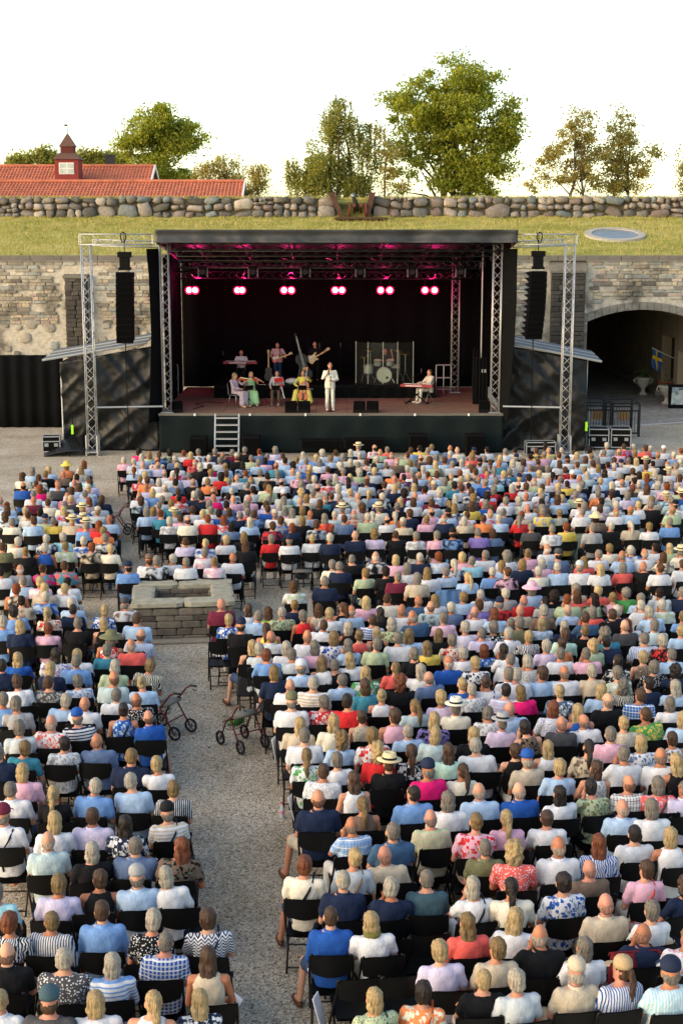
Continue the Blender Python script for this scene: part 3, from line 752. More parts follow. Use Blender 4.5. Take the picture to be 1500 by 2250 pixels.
for nm, pts_ in (('side_skirt', ((SX0, SF), (SX0, SB))), ('side_skirt', ((SX1, SF), (SX1, SB)))):
    (xa, ya), (xb, yb) = pts_; q = MB(); q.add([(xa, ya, 0), (xb, yb, 0), (xb, yb, SZ-.08), (xa, ya, SZ-.08)], [(0, 1, 2, 3)]); q.build(nm, SKIRT, dk)
q = MB(); q.box(((SX0+SX1)/2, SB-.3, SZ/2), (SX1-SX0, .05, SZ-.1)); q.build('rear_skirt', SKIRT, dk)
bd = MB(); bd.grid(lambda u, v: (-6.9+13.6*u, SB+.15+.06*math.sin(u*75), SZ+(7.3-SZ)*v), 150, 4)
bd.build('backdrop', CLOTH, label='black cloth backdrop at the rear of the stage', cat='curtain', smooth=True, solid=.01)
for s, xx in ((-1, -6.9), (1, 6.5)):
    q = MB(); q.grid(lambda u, v: (xx+.05*math.sin(u*50)-s*.2*(1-u), 54.2+(SB-54.2)*u, SZ-.2+(7.4-SZ)*v), 60, 4)
    q.build('wing_curtain', CLOTH, label='black side curtain at the %s of the stage' % ('left' if s < 0 else 'right'), cat='curtain', smooth=True, solid=.01)
# riser
RX0, RX1, RF, RZ = PD(472, 840, 58).x, PD(955, 845, 58).x, 57.6, 1.98
rs_ = thing('stage_riser', ((RX0+RX1)/2, RF, SZ), 'black draped riser platform across the back half of the stage', 'riser')
q = MB(); q.box(((RX0+RX1)/2, RF+1.9, RZ-.04), (RX1-RX0, 3.8, .08)); q.build('riser_top', BLK, rs_)
q = MB(); q.grid(lambda u, v: (RX0+(RX1-RX0)*u, RF-.03+.03*math.sin(u*110), SZ+.01+(RZ-SZ-.09)*v), 130, 2); q.build('riser_skirt', CLOTH, rs_, smooth=True)
# roof
rf = thing('stage_roof', (0, SF, 7.6), 'black tarpaulin stage roof with a wrinkled front valance', 'roof')
fl, fr = PD(341, 505, 51.5), PD(1137, 507, 51.5); zb = PD(700, 533, 51.5).z
tarp('valance', lambda u, v: (fl.x+(fr.x-fl.x)*u, 51.5+.10*math.sin(v*3.1)-.02, zb+(fl.z-zb)*v), 130, 6, mat('valance_tarp', '#343637', .5, var=.3, scale=1.5, bumps=.35, bscale=5, spec=.4), parent=rf, wr=.09)
tarp('roof_sheet', lambda u, v: (fl.x+(fr.x-fl.x)*u, 51.55+(62.6-51.55)*v, fl.z-.02-(fl.z-6.95)*v), 20, 20, TARP, parent=rf, wr=.0)
for s, X in ((-1, fl.x), (1, fr.x)):
    tarp('side_valance', lambda u, v: (X, 51.55+11*u, (zb+(fl.z-zb)*v)-(fl.z-6.95)*u), 12, 3, TARP, parent=rf, wr=.0)
def rzf(y): return zb-.05-(fl.z-6.95)*(y-51.55)/11.05
for y in (52.6, 54.6, 56.8, 59.0, 61.2):
    z = rzf(y)-.02
    truss('roof_beam', (fl.x+.4, y, z), (fr.x-.4, y, z), .26, parent=rf, m=DARKM, r=.022, step=.5)
for x in np.linspace(fl.x+1.2, fr.x-1.2, 7):
    q = MB(); q.tube([(x, 52, rzf(52)+.12), (x, 62.3, rzf(62.3)+.12)], .035, 6); q.build('purlin', DARKM, rf)
    q = MB()
    for y in (53.6, 57.9): q.tube([(x-.45, y, rzf(y)+.1), (x+.45, y+2.0, rzf(y+2)+.02)], .025, 6)
    q.build('brace', DARKM, rf)
# side tarps hanging at the stage mouth
tarp('side_curtain', lambda u, v: (PD(322+26*u+10*math.sin(v*2.6)*(1-u), 700, 52.0).x, 52.05+.9*u, SZ-.3+(7.75-SZ)*v), 8, 40, CLOTH, 'black tarpaulin hanging down the left side of the stage mouth', wr=.1)
tarp('side_curtain', lambda u, v: (PD(1104+(6+24*math.sin(min(1, .25+v)*1.57)*.9)*u, 700, 52.2).x, 52.6-.5*u, SZ-.3+(7.75-SZ)*v), 8, 40, CLOTH, 'black tarpaulin hanging down the right side of the stage mouth', wr=.1)
# towers
gT = 'aluminium truss towers'
def tower(px, D, z0, ytop, label, wd=.3):
    p = PD(px, 700, D); top = PD(px, ytop, D).z
    t = truss('truss_tower', (p.x, D, z0), (p.x, D, top), wd, label, group=gT)
    q = MB(); q.box((p.x, D, z0+.02), (wd+.16, wd+.16, .04)); q.build('base_plate', ALU, t)
    return t, p.x, top
tower(364, 52.65, SZ, 534, 'aluminium truss tower at the left front corner of the stage')
tower(1090, 52.65, SZ, 534, 'aluminium truss tower at the right front corner of the stage')
tower(1000, 59.8, SZ, 560, 'aluminium truss tower at the back right inside the stage', .3)
for s, px, pb, yt in ((-1, 195, 1000, 540), (1, 1247, 985, 540)):
    side = 'left' if s < 0 else 'right'
    D = 51.7
    t, x, top = tower(px if s < 0 else 1247, D, .12, yt, 'aluminium truss tower holding the %s speaker column outside the stage' % side, .33)
    for a, b_ in ((-.2, -.2), (.2, -.2), (-.2, .2), (.2, .2)):
        q = MB(); q.tube([(x+a, D+b_, 0), (x+a, D+b_, .75)], .03, 6); q.build('outrigger', ALU, t)
    e = PD(335 if s < 0 else 1135, 525, D).x
    zt = PD(px, 526, D).z
    truss('box_truss', (x-s*-.22 if s > 0 else x-.22, D, zt), (e, D+.1, zt), .36, 'horizontal aluminium truss arm from the %s tower to the stage roof' % side, m=ALU)
    truss('box_truss', (x, D+1.6, zt-.12), (e, D+1.2, zt-.18), .22, 'rear aluminium truss arm behind the %s speaker column' % side, m=ALU, r=.02)
    xe = PD(356 if s < 0 else 1106, 895, D).x; zr = PD(300, 895, D).z
    q = MB(); q.tube([(x+.17*-s, D-.05, zr), (xe, D+.3, zr)], .035, 8); q.build('brace_pipe', ALU, label='horizontal pipe bracing the %s speaker tower to the stage' % side, cat='pipe')
# speaker columns
def array(pts, label, D, wd):
    t = thing('speaker_column', PD(pts[0][0], pts[0][1], D), label, 'loudspeaker', 'hanging speaker columns'); n = 12
    (x0, y0), (x1, y1), (xm, ym) = pts
    for i in range(n):
        f = (i+.5)/n; xx = (1-f)**2*x0+2*f*(1-f)*xm+f*f*x1; yy = y0+(y1-y0)*f
        c = PD(xx, yy, D); h = (y1-y0)/n*D/FPX; tilt = (f*f)*.32
        q = MB(); q.box((c.x, D+tilt*.5, c.z), (wd, .5, h-.015), (tilt, 0, 0)); 
        cb = q.build('cabinet', BLK, t, bevel=.008)
        q = MB(); q.box((c.x, D+tilt*.5-.26, c.z-.02*tilt), (wd*.94, .02, h*.8), (tilt, 0, 0)); q.build('grille', mat('grille', '#080809', .9, scale=60, var=.5, spec=.05), cb)
        if x1 != x0:
            q = MB(); q.prism([(-.0, -h/2+.02), (-.16, h*.25), (0, h/2-.02)], .42, (c.x-wd/2, D+tilt*.5, c.z)); q.build('horn_flare', BLK, cb)
    c = PD(x0, y0, D)
    q = MB(); q.box((c.x, D, c.z+.12), (wd*.7, .4, .1)); q.box((c.x, D, c.z+.35), (.34, .3, .42)); q.box((c.x, D, c.z+.62), (wd*.78, .34, .2)); q.tube([(c.x-.15, D, c.z+.1), (c.x-.15, D, c.z+.6)], .03, 6); q.tube([(c.x+.15, D, c.z+.1), (c.x+.15, D, c.z+.6)], .03, 6)
    q.build('chain_motor', BLK, t, bevel=.01)
    q = MB(); q.tube([(c.x, D, c.z+.6), (c.x, D, PD(x0, 515, D).z+.1)], .016, 6); q.build('chain', BLK, t)
    q = MB(); z1 = PD(x0, 520, D).z
    q.tube([(c.x+.1*math.sin(k*.9), D-.2, z1-.3+.45*abs(math.cos(k*.45))) for k in range(15)], .02, 6); q.build('slack_chain', BLK, t)
    cb_ = PD(x1, y1, D)
    q = MB(); q.tube([(cb_.x, D+.1, cb_.z), (cb_.x+.02, D+.1, .3)], .02, 6); q.build('cable', BLK, t)
array([(275, 598), (275, 751), (275, 670)], 'black hanging speaker column left of the stage seen square on', 51.7, .6)
array([(1181, 596), (1171, 742), (1180, 690)], 'black hanging speaker column right of the stage curving at its lower end', 51.7, .6)
# wings
wl = thing('wing_tent', PZ(240, 1002, 0), 'black tarpaulin wing tent left of the stage with a white edged roof', 'tent'); WL = 52.9
def wing(t, D, xa, xb, ytop_a, ytop_b, ybot, ex):
    a, b_ = PD(xa, ytop_a, D), PD(xb, ytop_b, D)
    tarp('front_sheet', lambda u, v: (a.x+(b_.x-a.x)*u, D+.12*math.sin(u*3+v*4), .02+((a.z+(b_.z-a.z)*u)-.02)*v), 60, 50, TARP, parent=t, wr=.2)
    for k in range(3):
        q = MB(); e0, e1 = PD(ex[0], ex[1], D), PD(ex[2], ex[3], D); y0, z0 = D-.3+.8*k, .07*k
        q.add([(e0.x, y0, e0.z+z0), (e1.x, y0, e1.z+z0), (e1.x, y0+.75, e1.z+z0+.05), (e0.x, y0+.75, e0.z+z0+.05)], [(0, 1, 2, 3)])
        q.build('roof_panel', mat('grey_sheet', '#4f5254', .6, var=.3, scale=2), t, solid=.03)
        q = MB(); q.tube([(e0.x, y0, e0.z+z0), (e1.x, y0, e1.z+z0)], .045, 6); q.build('roof_edge', mat('pale_sheet', '#8f9292', .5, var=.2, scale=2), t)
    q = MB(); q.tube([(a.x, D-.1, 0), (a.x, D-.1, a.z)], .035, 6); q.build('pole', ALU, t)
    q = MB(); q.tube([(b_.x, D-.1, 0), (b_.x, D-.1, b_.z)], .035, 6); q.build('pole', ALU, t)
    q = MB(); q.grid(lambda u, v: (a.x if xa < 700 else b_.x, D+3.2*u, .02+min(a.z, b_.z)*v), 6, 6); q.build('side_sheet', TARP, t, solid=.02)
wing(wl, WL, 135, 345, 795, 758, 1000, (97, 790, 325, 752))
wr_ = thing('wing_tent', PZ(1195, 1000, 0), 'black tarpaulin wing tent right of the stage beside the gate', 'tent')
wing(wr_, WL, 1103, 1288, 756, 790, 1000, (1108, 752, 1318, 793))
q = MB(); q.grid(lambda u, v: (-24+(PD(137, 860, 59).x+24)*u, 59.4+.05*math.sin(u*140), .02+PD(60, 781, 59.4).z*v), 130, 3)
q.build('black_fence_drape', CLOTH, label='black cloth screen on the left in front of the fortress wall', cat='screen', smooth=True, solid=.02)
# stairs up the front
ld = thing('stage_steps', PZ(500, 992, 0), 'aluminium steps leaning on the front of the stage', 'steps')
xl, xr = PD(472, 912, 52.0).x, PD(524, 912, 52.0).x
for dx in (xl, xr):
    q = MB(); q.box((dx+.02, 51.75, SZ/2), (.05, .12, SZ*1.1), (R(-18), 0, 0)); q.build('stringer', ALU, ld)
for k in range(6):
    f = k/5.5; q = MB(); q.box(((xl+xr)/2+.02, 51.5+.47*f, .12+f*(SZ-.1)), (xr-xl-.04, .2, .045)); q.build('tread', ALU, ld)
# light trusses and lamps
PINK = (1.0, .02, .22)
def emis(name, c, s):
    if name in MATS: return MATS[name]
    m, t, b, N = nodes_of(name); b.inputs['Emission Color'].default_value = (c[0], c[1], c[2], 1); b.inputs['Emission Strength'].default_value = s
    b.inputs['Base Color'].default_value = (.1, .02, .04, 1); MATS[name] = m; return m
tA = PD(395, 580, 55.3); tB = PD(1055, 582, 55.3)
truss('light_truss', tA, tB, .28, 'front lighting truss across the stage with dark moving lamps', m=DARKM, r=.024)
tA2 = PD(380, 604, 58.6); tB2 = PD(1060, 606, 58.6)
truss('light_truss', tA2, tB2, .28, 'rear lighting truss carrying the pink lamps', m=DARKM, r=.024)
for k, px in enumerate((446, 556, 671, 791, 905, 1011)):
    c = PD(px, 601, 55.2); od = ['leftmost', 'second from left', 'third from left', 'third from right', 'second from right', 'rightmost'][k]
    t = thing('moving_lamp', c, 'dark moving head lamp under the front truss, %s' % od, 'stage lamp', 'moving head lamps')
    q = MB(); q.box(c+Vector((0, 0, .22)), (.32, .3, .12)); q.build('base', BLK, t, bevel=.01)
    q = MB()
    for s in (-.17, .17): q.box(c+Vector((s, 0, .03)), (.05, .12, .34))
    q.build('yoke', mat('grey_plastic', '#5a5a5c', .5), t)
    q = MB(); M = Matrix.Rotation(R(65), 3, 'X'); q.lathe([(.001, -.16), (.1, -.15), (.14, -.05), (.14, .12), (.12, .15), (.001, .15)], c, 16, M); hd = q.build('head', BLK, t, smooth=True)
    q = MB(); q.lathe([(.001, .152), (.11, .152)], c, 16, M); q.build('lens', mat('lens', '#39323a', .15), hd)
def par(px, py, D, label, r=.125):
    c = PD(px, py, D); t = thing('pink_lamp', c, label, 'stage lamp', 'pink stage lamps')
    M = Matrix.Rotation(R(82), 3, 'X')
    q = MB(); q.lathe([(.06, -.3), (r*.9, -.18), (r*1.1, .06), (r*1.1, .10), (r, .10), (r*.95, .05)], c, 20, M, cap=False); q.build('can', BLK, t, smooth=True)
    q = MB(); q.lathe([(.001, .07), (r*.8, .07)], c, 20, M); q.build('lens', emis('pink_glow_core', (1, .50, .58), 6), t)
    q = MB(); q.lathe([(r*.8, .065), (r*1.0, .085), (r*1.12, .105), (r*1.32, .02), (r*1.3, .01), (r*1.1, .06)], c, 20, M, cap=False); q.build('rim', emis('pink_glow_rim', (1, .008, .07), 1.6), t, smooth=True)
    q = MB(); q.tube([c+Vector((0, .05, .1)), c+Vector((0, .05, PD(700, 606, D).z-c.z-.1))], .03, 6); q.build('hanger', BLK, t)
    l = bpy.data.lights.new('pink_lamp_light', 'SPOT'); l.energy = 1.2; l.color = PINK; l.spot_size = R(150); l.spot_blend = 1; l.shadow_soft_size = .1
    lo = bpy.data.objects.new('lamp_light', l); col.objects.link(lo); lo.parent = t; lo.location = (0, -.2, 0); lo.rotation_euler = (R(82+40), 0, 0)
    return t
NM = ['first', 'second', 'third', 'fourth', 'fifth', 'sixth']
for k, (a, b_) in enumerate(((416, 429), (522, 532), (624, 640), (736, 751), (836, 856), (933, 954))):
    for s, px in (('left', a), ('right', b_)):
        par(px, 638, 58.6 - (.3 if s == 'right' else 0), '%s lamp of the %s glowing pink pair counted from the left' % (s, NM[k]))
# small lamps washing the roof trusses from the rear truss
for k in range(6):
    c = PD(430+105*k, 612, 58.9)
    t = thing('uplight', c, 'small pink lamp on the rear truss lighting the roof, %s from the left' % NM[k], 'stage lamp', 'roof uplights')
    q = MB(); q.box(c, (.16, .12, .1)); q.build('housing', BLK, t)
    q = MB(); q.box(c+Vector((0, -.02, .055)), (.13, .09, .008)); q.build('lens', emis('pink_glow_rim', (1, .008, .07), 1.6), t)
    l = bpy.data.lights.new('uplight', 'POINT'); l.energy = 34; l.color = PINK; l.shadow_soft_size = .06
    lo = bpy.data.objects.new('lamp_light', l); col.objects.link(lo); lo.parent = t; lo.location = (0, -.15, .22)
# ------------------------------------------------------------ boxes, monitors, cases
def wedge(px, py, D, label, w=.55, yaw=0):
    c = PD(px, py, D); c.z = SZ; t = thing('floor_monitor', c, label, 'loudspeaker', 'floor monitors'); M = Matrix.Rotation(yaw, 3, 'Z')
    q = MB(); q.prism([(-.22, 0), (.24, 0), (.24, .16), (-.06, .4), (-.22, .4)], w, c, M @ Matrix.Rotation(R(90), 3, 'Z')); q.build('cabinet', BLK, t, bevel=.015)
    q = MB(); q.box(c+M @ Vector((0, .16, .27)), (w*.86, .015, .33), M @ Matrix.Rotation(R(38), 3, 'X')); q.build('grille', mat('grille', '#080809'), t)
for px, lb, w in ((388, 'far left by the truss tower', .45), (639, 'left of two in front of the cellist', .45), (668, 'right of two in front of the cellist', .43), (789, 'left of two in the middle of the stage edge', .43), (818, 'right of two in the middle of the stage edge', .45), (1064, 'far right by the truss tower', .45)):
    wedge(px, 903, SF+.55, 'black floor monitor speaker, ' + lb, w, R(180+rnd.uniform(-8, 8)))
for px, w, h, lb in ((436, 38, 40, 'left of the steps'), (553, 38, 42, 'right of the steps'), (705, 90, 18, 'lying low before the middle of the stage'), (800, 90, 20, 'lying low right of the middle'), (918, 40, 46, 'left of two at the right half'), (1042, 40, 46, 'right of two at the right half')):
    c = PZ(px, 1000, 0); c.y = 51.6; c.x = PD(px, 960, 51.6).x; k = 52/FPX
    t = thing('subwoofer', c, 'black subwoofer box before the stage, ' + lb, 'loudspeaker', 'subwoofers')
    q = MB(); q.box(c+Vector((0, 0, h*k/2+.02 if h > 30 else h*k/2+.3)), (w*k, .6, h*k+.04 if h > 30 else h*k)); q.build('cabinet', BLK, t, bevel=.015)
    q = MB(); q.box(c+Vector((0, -.31, h*k/2+.02 if h > 30 else h*k/2+.3)), (w*k*.9, .02, h*k*.88)); q.build('grille', mat('grille', '#080809'), t)
def case(px, py, w, d, h, label, yaw=0, z=0, D=None):
    c = PZ(px, py, 0) if D is None else PD(px, py, D); c.z = z
    t = thing('flight_case', c, label, 'flight case', 'flight cases', rz=0); M = Matrix.Rotation(yaw, 3, 'Z')
    q = MB(); q.box(c+Vector((0, 0, h/2+.1)), (w, d, h), M); q.build('box', BLK, t)
    q = MB()
    for sx in (-1, 1):
        for sy in (-1, 1): q.box(c+M @ Vector((sx*w/2, sy*d/2, h/2+.1)), (.035, .035, h+.02), M)
        for z_ in (.1, h+.1, .1+h*.68): q.box(c+M @ Vector((sx*w/2, 0, z_)), (.035, d, .035), M)
    for sy in (-1, 1):
        for z_ in (.1, h+.1, .1+h*.68): q.box(c+M @ Vector((0, sy*d/2, z_)), (w, .035, .035), M)
    q.build('metal_edge', ALU, t)
    for sx in (-.28, .28):
        q = MB(); q.box(c+M @ Vector((sx*w, -d/2-.012, .1+h*.45)), (.14, .02, .12), M); q.build('handle', mat('steel_latch', '#a9aaac', .35, .7), t)
    for sx in (-1, 1):
        for sy in (-1, 1):
            q = MB(); q.lathe([(.001, -.02), (.05, -.02), (.05, .02), (.001, .02)], c+M @ Vector((sx*(w/2-.08), sy*(d/2-.08), .05)), 10, M @ Matrix.Rotation(R(90), 3, 'Y')); q.build('castor', mat('rubber', '#1a1a1a', .9), t)
case(115, 996, .62, .5, .55, 'black flight case with metal edges left of the left speaker tower', R(8))
case(1312, 985, .72, .9, .68, 'black flight case right of the right speaker tower, left of two', R(-6))
case(1360, 985, .72, .9, .68, 'black flight case right of the right speaker tower, right of two', R(-6))
case(1122, 985, .6, .5, .5, 'low flight case under the right wing, left of three', 0)
case(1160, 984, .6, .5, .5, 'low flight case under the right wing, middle of three', 0)
case(1185, 1003, 1.05, .5, .45, 'long low flight case under the right wing nearest the audience', 0)
q = MB(); p = PZ(85, 1000, 0)
q.grid(lambda u, v: (p.x+.3+1.5*u-.3*v, p.y-.5+1.6*v, .04+.5*math.sin(min(1, u*1.2)*1.57)*(.4+.6*v)), 14, 14)
q.build('loose_tarp', TARP, label='loose black tarpaulin corner lying on the gravel at the left', cat='tarpaulin', smooth=True, solid=.025)
GLOW = mat('neon_green', '#9be80e', .6)
for px, py, lb in ((162, 1000, 'left'), (1285, 992, 'right')):
    c = PZ(px, py, 0); t = thing('tripod_stand', c, 'black tripod stand with a neon green tag beside the %s wing' % lb, 'stand')
    q = MB(); q.tube([c+Vector((0, 0, .5)), c+Vector((0, 0, 1.7))], .02, 6); q.build('pole', BLK, t)
    for k in range(3):
        a = k*2.09+.4; q = MB(); q.tube([c+Vector((0, 0, .8)), c+Vector((.42*math.cos(a), .42*math.sin(a), .01))], .018, 6); q.build('leg', BLK, t)
    q = MB(); q.box(c+Vector((0, -.04, .95)), (.08, .03, .34)); q.build('tag', GLOW, t)
# steel barrier cages by the gate
def cage(px, py, label, dx=0):
    c = PZ(px, py, 0); w, d, h = 1.15, 1.5, 1.35; t = thing('barrier_cage', c, label, 'barrier', 'steel barrier cages')
    B = mat('black_steel', '#26282a', .5, .5)
    for sx in (-1, 1):
        for sy in (0, 1):
            q = MB(); q.tube([c+Vector((sx*w/2, sy*d, 0)), c+Vector((sx*w/2, sy*d, h))], .05, 6); q.build('post', B, t)
    for y in (0, d):
        for z in (.15, h-.3, h):
            q = MB(); q.tube([c+Vector((-w/2, y, z)), c+Vector((w/2, y, z))], .035, 6); q.build('rail', B, t)
        q = MB()
        for k in range(10): q.tube([c+Vector((-w/2+w*(k+.5)/10, y, .15)), c+Vector((-w/2+w*(k+.5)/10, y, h-.3))], .012, 5)
        q.build('mesh_bars', B, t)
    for sx in (-1, 1):
        q = MB(); q.tube([c+Vector((sx*w/2, 0, h)), c+Vector((sx*w/2, d, h))], .035, 6); q.build('side_rail', B, t)
    q = MB(); q.box(c+Vector((.1, d*.5, .75)), (.45, .03, .35)); q.build('board', mat('plywood', '#8a6a42', .8), t)
cage(1312, 958, 'black steel barrier cage by the gate, left of two')
cage(1370, 960, 'black steel barrier cage by the gate, right of two')
# urns, flag, board at the gate
STN = mat('urn_stone', '#b5b0a4', .85, var=.25, scale=8, bumps=.3)
for px, py, s, lb in ((1411, 868, 1.0, 'deeper inside the gate with dark planting'), (1463, 888, 1.05, 'at the gate mouth with red flowers')):
    c = PZ(px, py, 0); t = thing('stone_urn', c, 'pale stone urn ' + lb, 'urn', 'stone urns')
    q = MB(); q.lathe([(.22*s, 0), (.22*s, .08), (.12*s, .14), (.09*s, .3), (.16*s, .42), (.3*s, .55), (.36*s, .75), (.42*s, .86), (.42*s, .9), (.34*s, .9), (.3*s, .8)], c, 20); q.build('bowl', STN, t, smooth=True)
    for sx in (-1, 1):
        q = MB(); q.tube([c+Vector((sx*.33*s, 0, .6)), c+Vector((sx*.48*s, 0, .7)), c+Vector((sx*.42*s, 0, .86))], .03, 6); q.build('handle', STN, t, smooth=True)
    lf = MB(); r2 = random.Random(px)
    for k in range(170):
        p_ = c+Vector((r2.gauss(0, .16), r2.gauss(0, .16), .95+abs(r2.gauss(0, .15)))); e = Euler((r2.uniform(0, 6), r2.uniform(0, 6), r2.uniform(0, 6))).to_matrix()
        lf.add([p_+e @ Vector(v) for v in ((-.07, 0, 0), (0, .03, 0), (.07, 0, 0), (0, -.03, 0))], [(0, 1, 2, 3)])
    lf.build('foliage', mat('urn_leaf', '#2f4a24', .7, var=.3), t)
    if px > 1450:
        fl_ = MB()
        for k in range(26): fl_.ell(c+Vector((r2.gauss(0, .17), r2.gauss(-.1, .12), 1.0+abs(r2.gauss(0, .1)))), .035, 6)
        fl_.build('flowers', mat('red_petal', '#a3262a', .6), t)
p0, p1 = PD(1473, 787, 70.7), PD(1432, 765, 69.6); p0.x = AX1+.05
t = thing('wall_flag', p0, 'blue flag with a yellow cross on a slanting pole inside the gate', 'flag')
q = MB(); q.tube([p0, p1], .022, 8); q.build('pole', mat('white_paint', '#d8d8d4'), t)
FB = mat('flag_blue', '#1d4f8c', .8); FY = mat('flag_yellow', '#e3b21c', .8)
def flagp(u, v): 
    a = p1.lerp(p0, .02+.42*u); return a + Vector((.06*math.sin(v*7+u*5)*v, .07*math.sin(u*9+v*4)*v, -.95*v-.03))
for nm, m_, (u0, u1, v0, v1) in (('field', FB, (0, .36, 0, .30)), ('field', FB, (.54, 1, 0, .30)), ('field', FB, (0, .36, .46, 1)), ('field', FB, (.54, 1, .46, 1)), ('cross', FY, (.36, .54, 0, 1)), ('cross', FY, (0, .36, .30, .46)), ('cross', FY, (.54, 1, .30, .46))):
    q = MB(); q.grid(lambda u, v: flagp(u0+(u1-u0)*u, v0+(v1-v0)*v), 5, 6); q.build(nm, m_, t, smooth=True)
c = PZ(1488, 897, 0); t = thing('sandwich_board', c, 'black framed picture board standing at the right edge by the gate', 'sign board')
for s in (-1, 1):
    q = MB(); M = Matrix.Rotation(R(-10*s), 3, 'X')
    q.box(c+Vector((0, s*.2, .55)), (.86, .04, 1.1), M); pn = q.build('panel', BLK, t)
    if s < 0:
        m_, tt, b_, N = nodes_of('poster_print'); co = coord(tt); v = mk(tt, 'TexVoronoi'); v.inputs['Scale'].default_value = 5; tt.links.new(co, v.inputs['Vector'])
        tt.links.new(ramp(tt, v.outputs['Color'], [(.1, lin('#3d4a3a')), (.4, lin('#7d8a8c')), (.6, lin('#b5bcb8')), (.9, lin('#5c7a8c'))]).outputs[0], b_.inputs['Base Color'])
        q = MB(); q.box(c+Vector((0, s*.2-.025, .6)), (.74, .015, .84), M); q.build('poster', m_, pn)
# ============================================================ PEOPLE
SKIN = objmat('skin', .6, 14, .06, .08, 60, spec=.3)
HAIR = objmat('hair', .55, 85, .34, .7, 110, strand=True, spec=.35)
PLAIN = fabric(None); TROU = fabric(None)
HAT = objmat('hat_weave', .85, 60, .12, .2, 120)
def hand_prims(w, d, up, r=.0095, curl=.5):
    """palm and five fingers from the wrist w along d; up = back of the hand"""
    w, d, up = Vector(w), Vector(d).normalized(), Vector(up).normalized(); s = d.cross(up).normalized(); up = s.cross(d)
    P = [('c', w, w+d*.075, .024, .03), ('c', w+d*.03+s*.012, w+d*.08-s*.012, .026, .028)]
    for k, L in enumerate((.062, .074, .078, .07, .055)):
        if k == 0: a = w+d*.03+s*.028; b = a+(d*.75+s*.7).normalized()*.04-up*.008; c = b+(d*.9+s*.15-up*curl*.5).normalized()*.03
        else: a = w+d*.085+s*(.028-.0185*(k-1)); b = a+(d-up*curl*.5).normalized()*L*.55; c = b+(d*(1-curl)-up*curl*1.2).normalized()*L*.5
        P += [('c', a, b, r, r*.95), ('c', b, c, r*.95, r*.8)]
    return P
def human(J, bw=1.0, sleeve='T', lower='trousers', hair_face=True, belly=.0):
    """J: joints. Returns prims for skin, top and lower garment (one continuous body underneath the clothes)"""
    V = {k: Vector(v) for k, v in J.items() if hasattr(v, '__len__')}
    P, C, N, Hd = V['pelvis'], V['chest'], V['neck'], V['head']; up = V.get('hup', Vector((0, 0, 1)))
    M = Matrix.Rotation(J.get('yaw', 0), 3, 'Z') @ Matrix.Rotation(J.get('nod', 0), 3, 'X')
    w = bw
    def rings(o):
        L = lambda f: P.lerp(C, f)
        return [((P.x, P.y, P.z-.07), (.165+o)*w, .125+o), (L(.1), (.172+o)*w, .13+o+belly*.5), (L(.4), (.155+o)*w, .115+o+belly), (L(.75), (.178+o)*w, .118+o), (L(1.0), (.178+o)*w, .108+o), (C+Vector((0, 0, .07)), (.135+o)*w, .085+o), (C.lerp(N, .72)+Vector((0, 0, .02)), (.068+o)*w, .062+o)]
    skin = [('l', rings(-.012)), ('c', C+Vector((0, 0, .03)), Hd-Vector((0, 0, .05)), .058*(.5+.5*w), .052)]
    h = lambda x, y, z: Hd + M @ Vector((x, y, z))
    skin += [('e', h(0, -.008, .012), (.075, .094, .104), M), ('e', h(0, .022, -.05), (.058, .066, .07), M), ('e', h(0, .092, -.022), (.014, .02, .024), M), ('e', h(0, .078, .02), (.05, .02, .016), M),
             ('e', h(-.076, -.005, -.015), (.012, .02, .032), M), ('e', h(.076, -.005, -.015), (.012, .02, .032), M), ('e', h(0, .07, -.095), (.026, .022, .02), M)]
    top = [('l', rings(.012)[:-1] + [(C.lerp(N, .60)+Vector((0, 0, .02)), .078*w+.006, .074)])]
    low = [('l', rings(.008)[:2] + [(P.lerp(C, .2), .168*w, .125+belly*.8)])]
    for s in ('L', 'R'):
        sh, el, wr, hp, kn, an = (V[k+s] for k in ('sh', 'el', 'wr', 'hp', 'kn', 'an'))
        skin += [('c', C+Vector((0, 0, .02)).lerp(sh-C, .0), sh, .06, .052), ('c', sh, el, .05*w, .04), ('c', el, wr, .039, .026)]
        skin += hand_prims(wr, J.get('hd'+s, wr-el), J.get('hu'+s, (0, 0, 1)), curl=J.get('curl', .55))
        if sleeve != 'S':
            e2 = sh.lerp(el, .62 if sleeve == 'T' else 1)
            top += [('c', C+Vector((0, 0, .01)), sh, .075, .066), ('c', sh, e2, .067*w, .064 if sleeve == 'T' else .054)]
            if sleeve == 'L': top += [('c', el, el.lerp(wr, .92), .054, .04)]
        skin += [('c', hp, kn, .075, .055), ('c', kn, an, .052, .036), ('c', an, an+Vector(J.get('toe'+s, (0, .16, -.05))), .036, .03)]
        if lower == 'trousers': low += [('c', hp, kn, .092, .071), ('c', kn, an+Vector((0, 0, .03)), .07, .058)]
        elif lower == 'shorts': low += [('c', hp, hp.lerp(kn, .85), .094, .085)]
    if lower == 'dress':
        kn = (V['knL']+V['knR'])/2; an = (V['anL']+V['anR'])/2; hp = (V['hpL']+V['hpR'])/2; d = (V['knR']-V['knL'])*.4
        for s in (-1, 0, 1): low += [('c', hp+d*s*.8, kn+d*s, .105, .095), ('c', kn+d*s, an+d*s*1.25+Vector((0, 0, .07)), .095, .125)]
    return skin, top, low
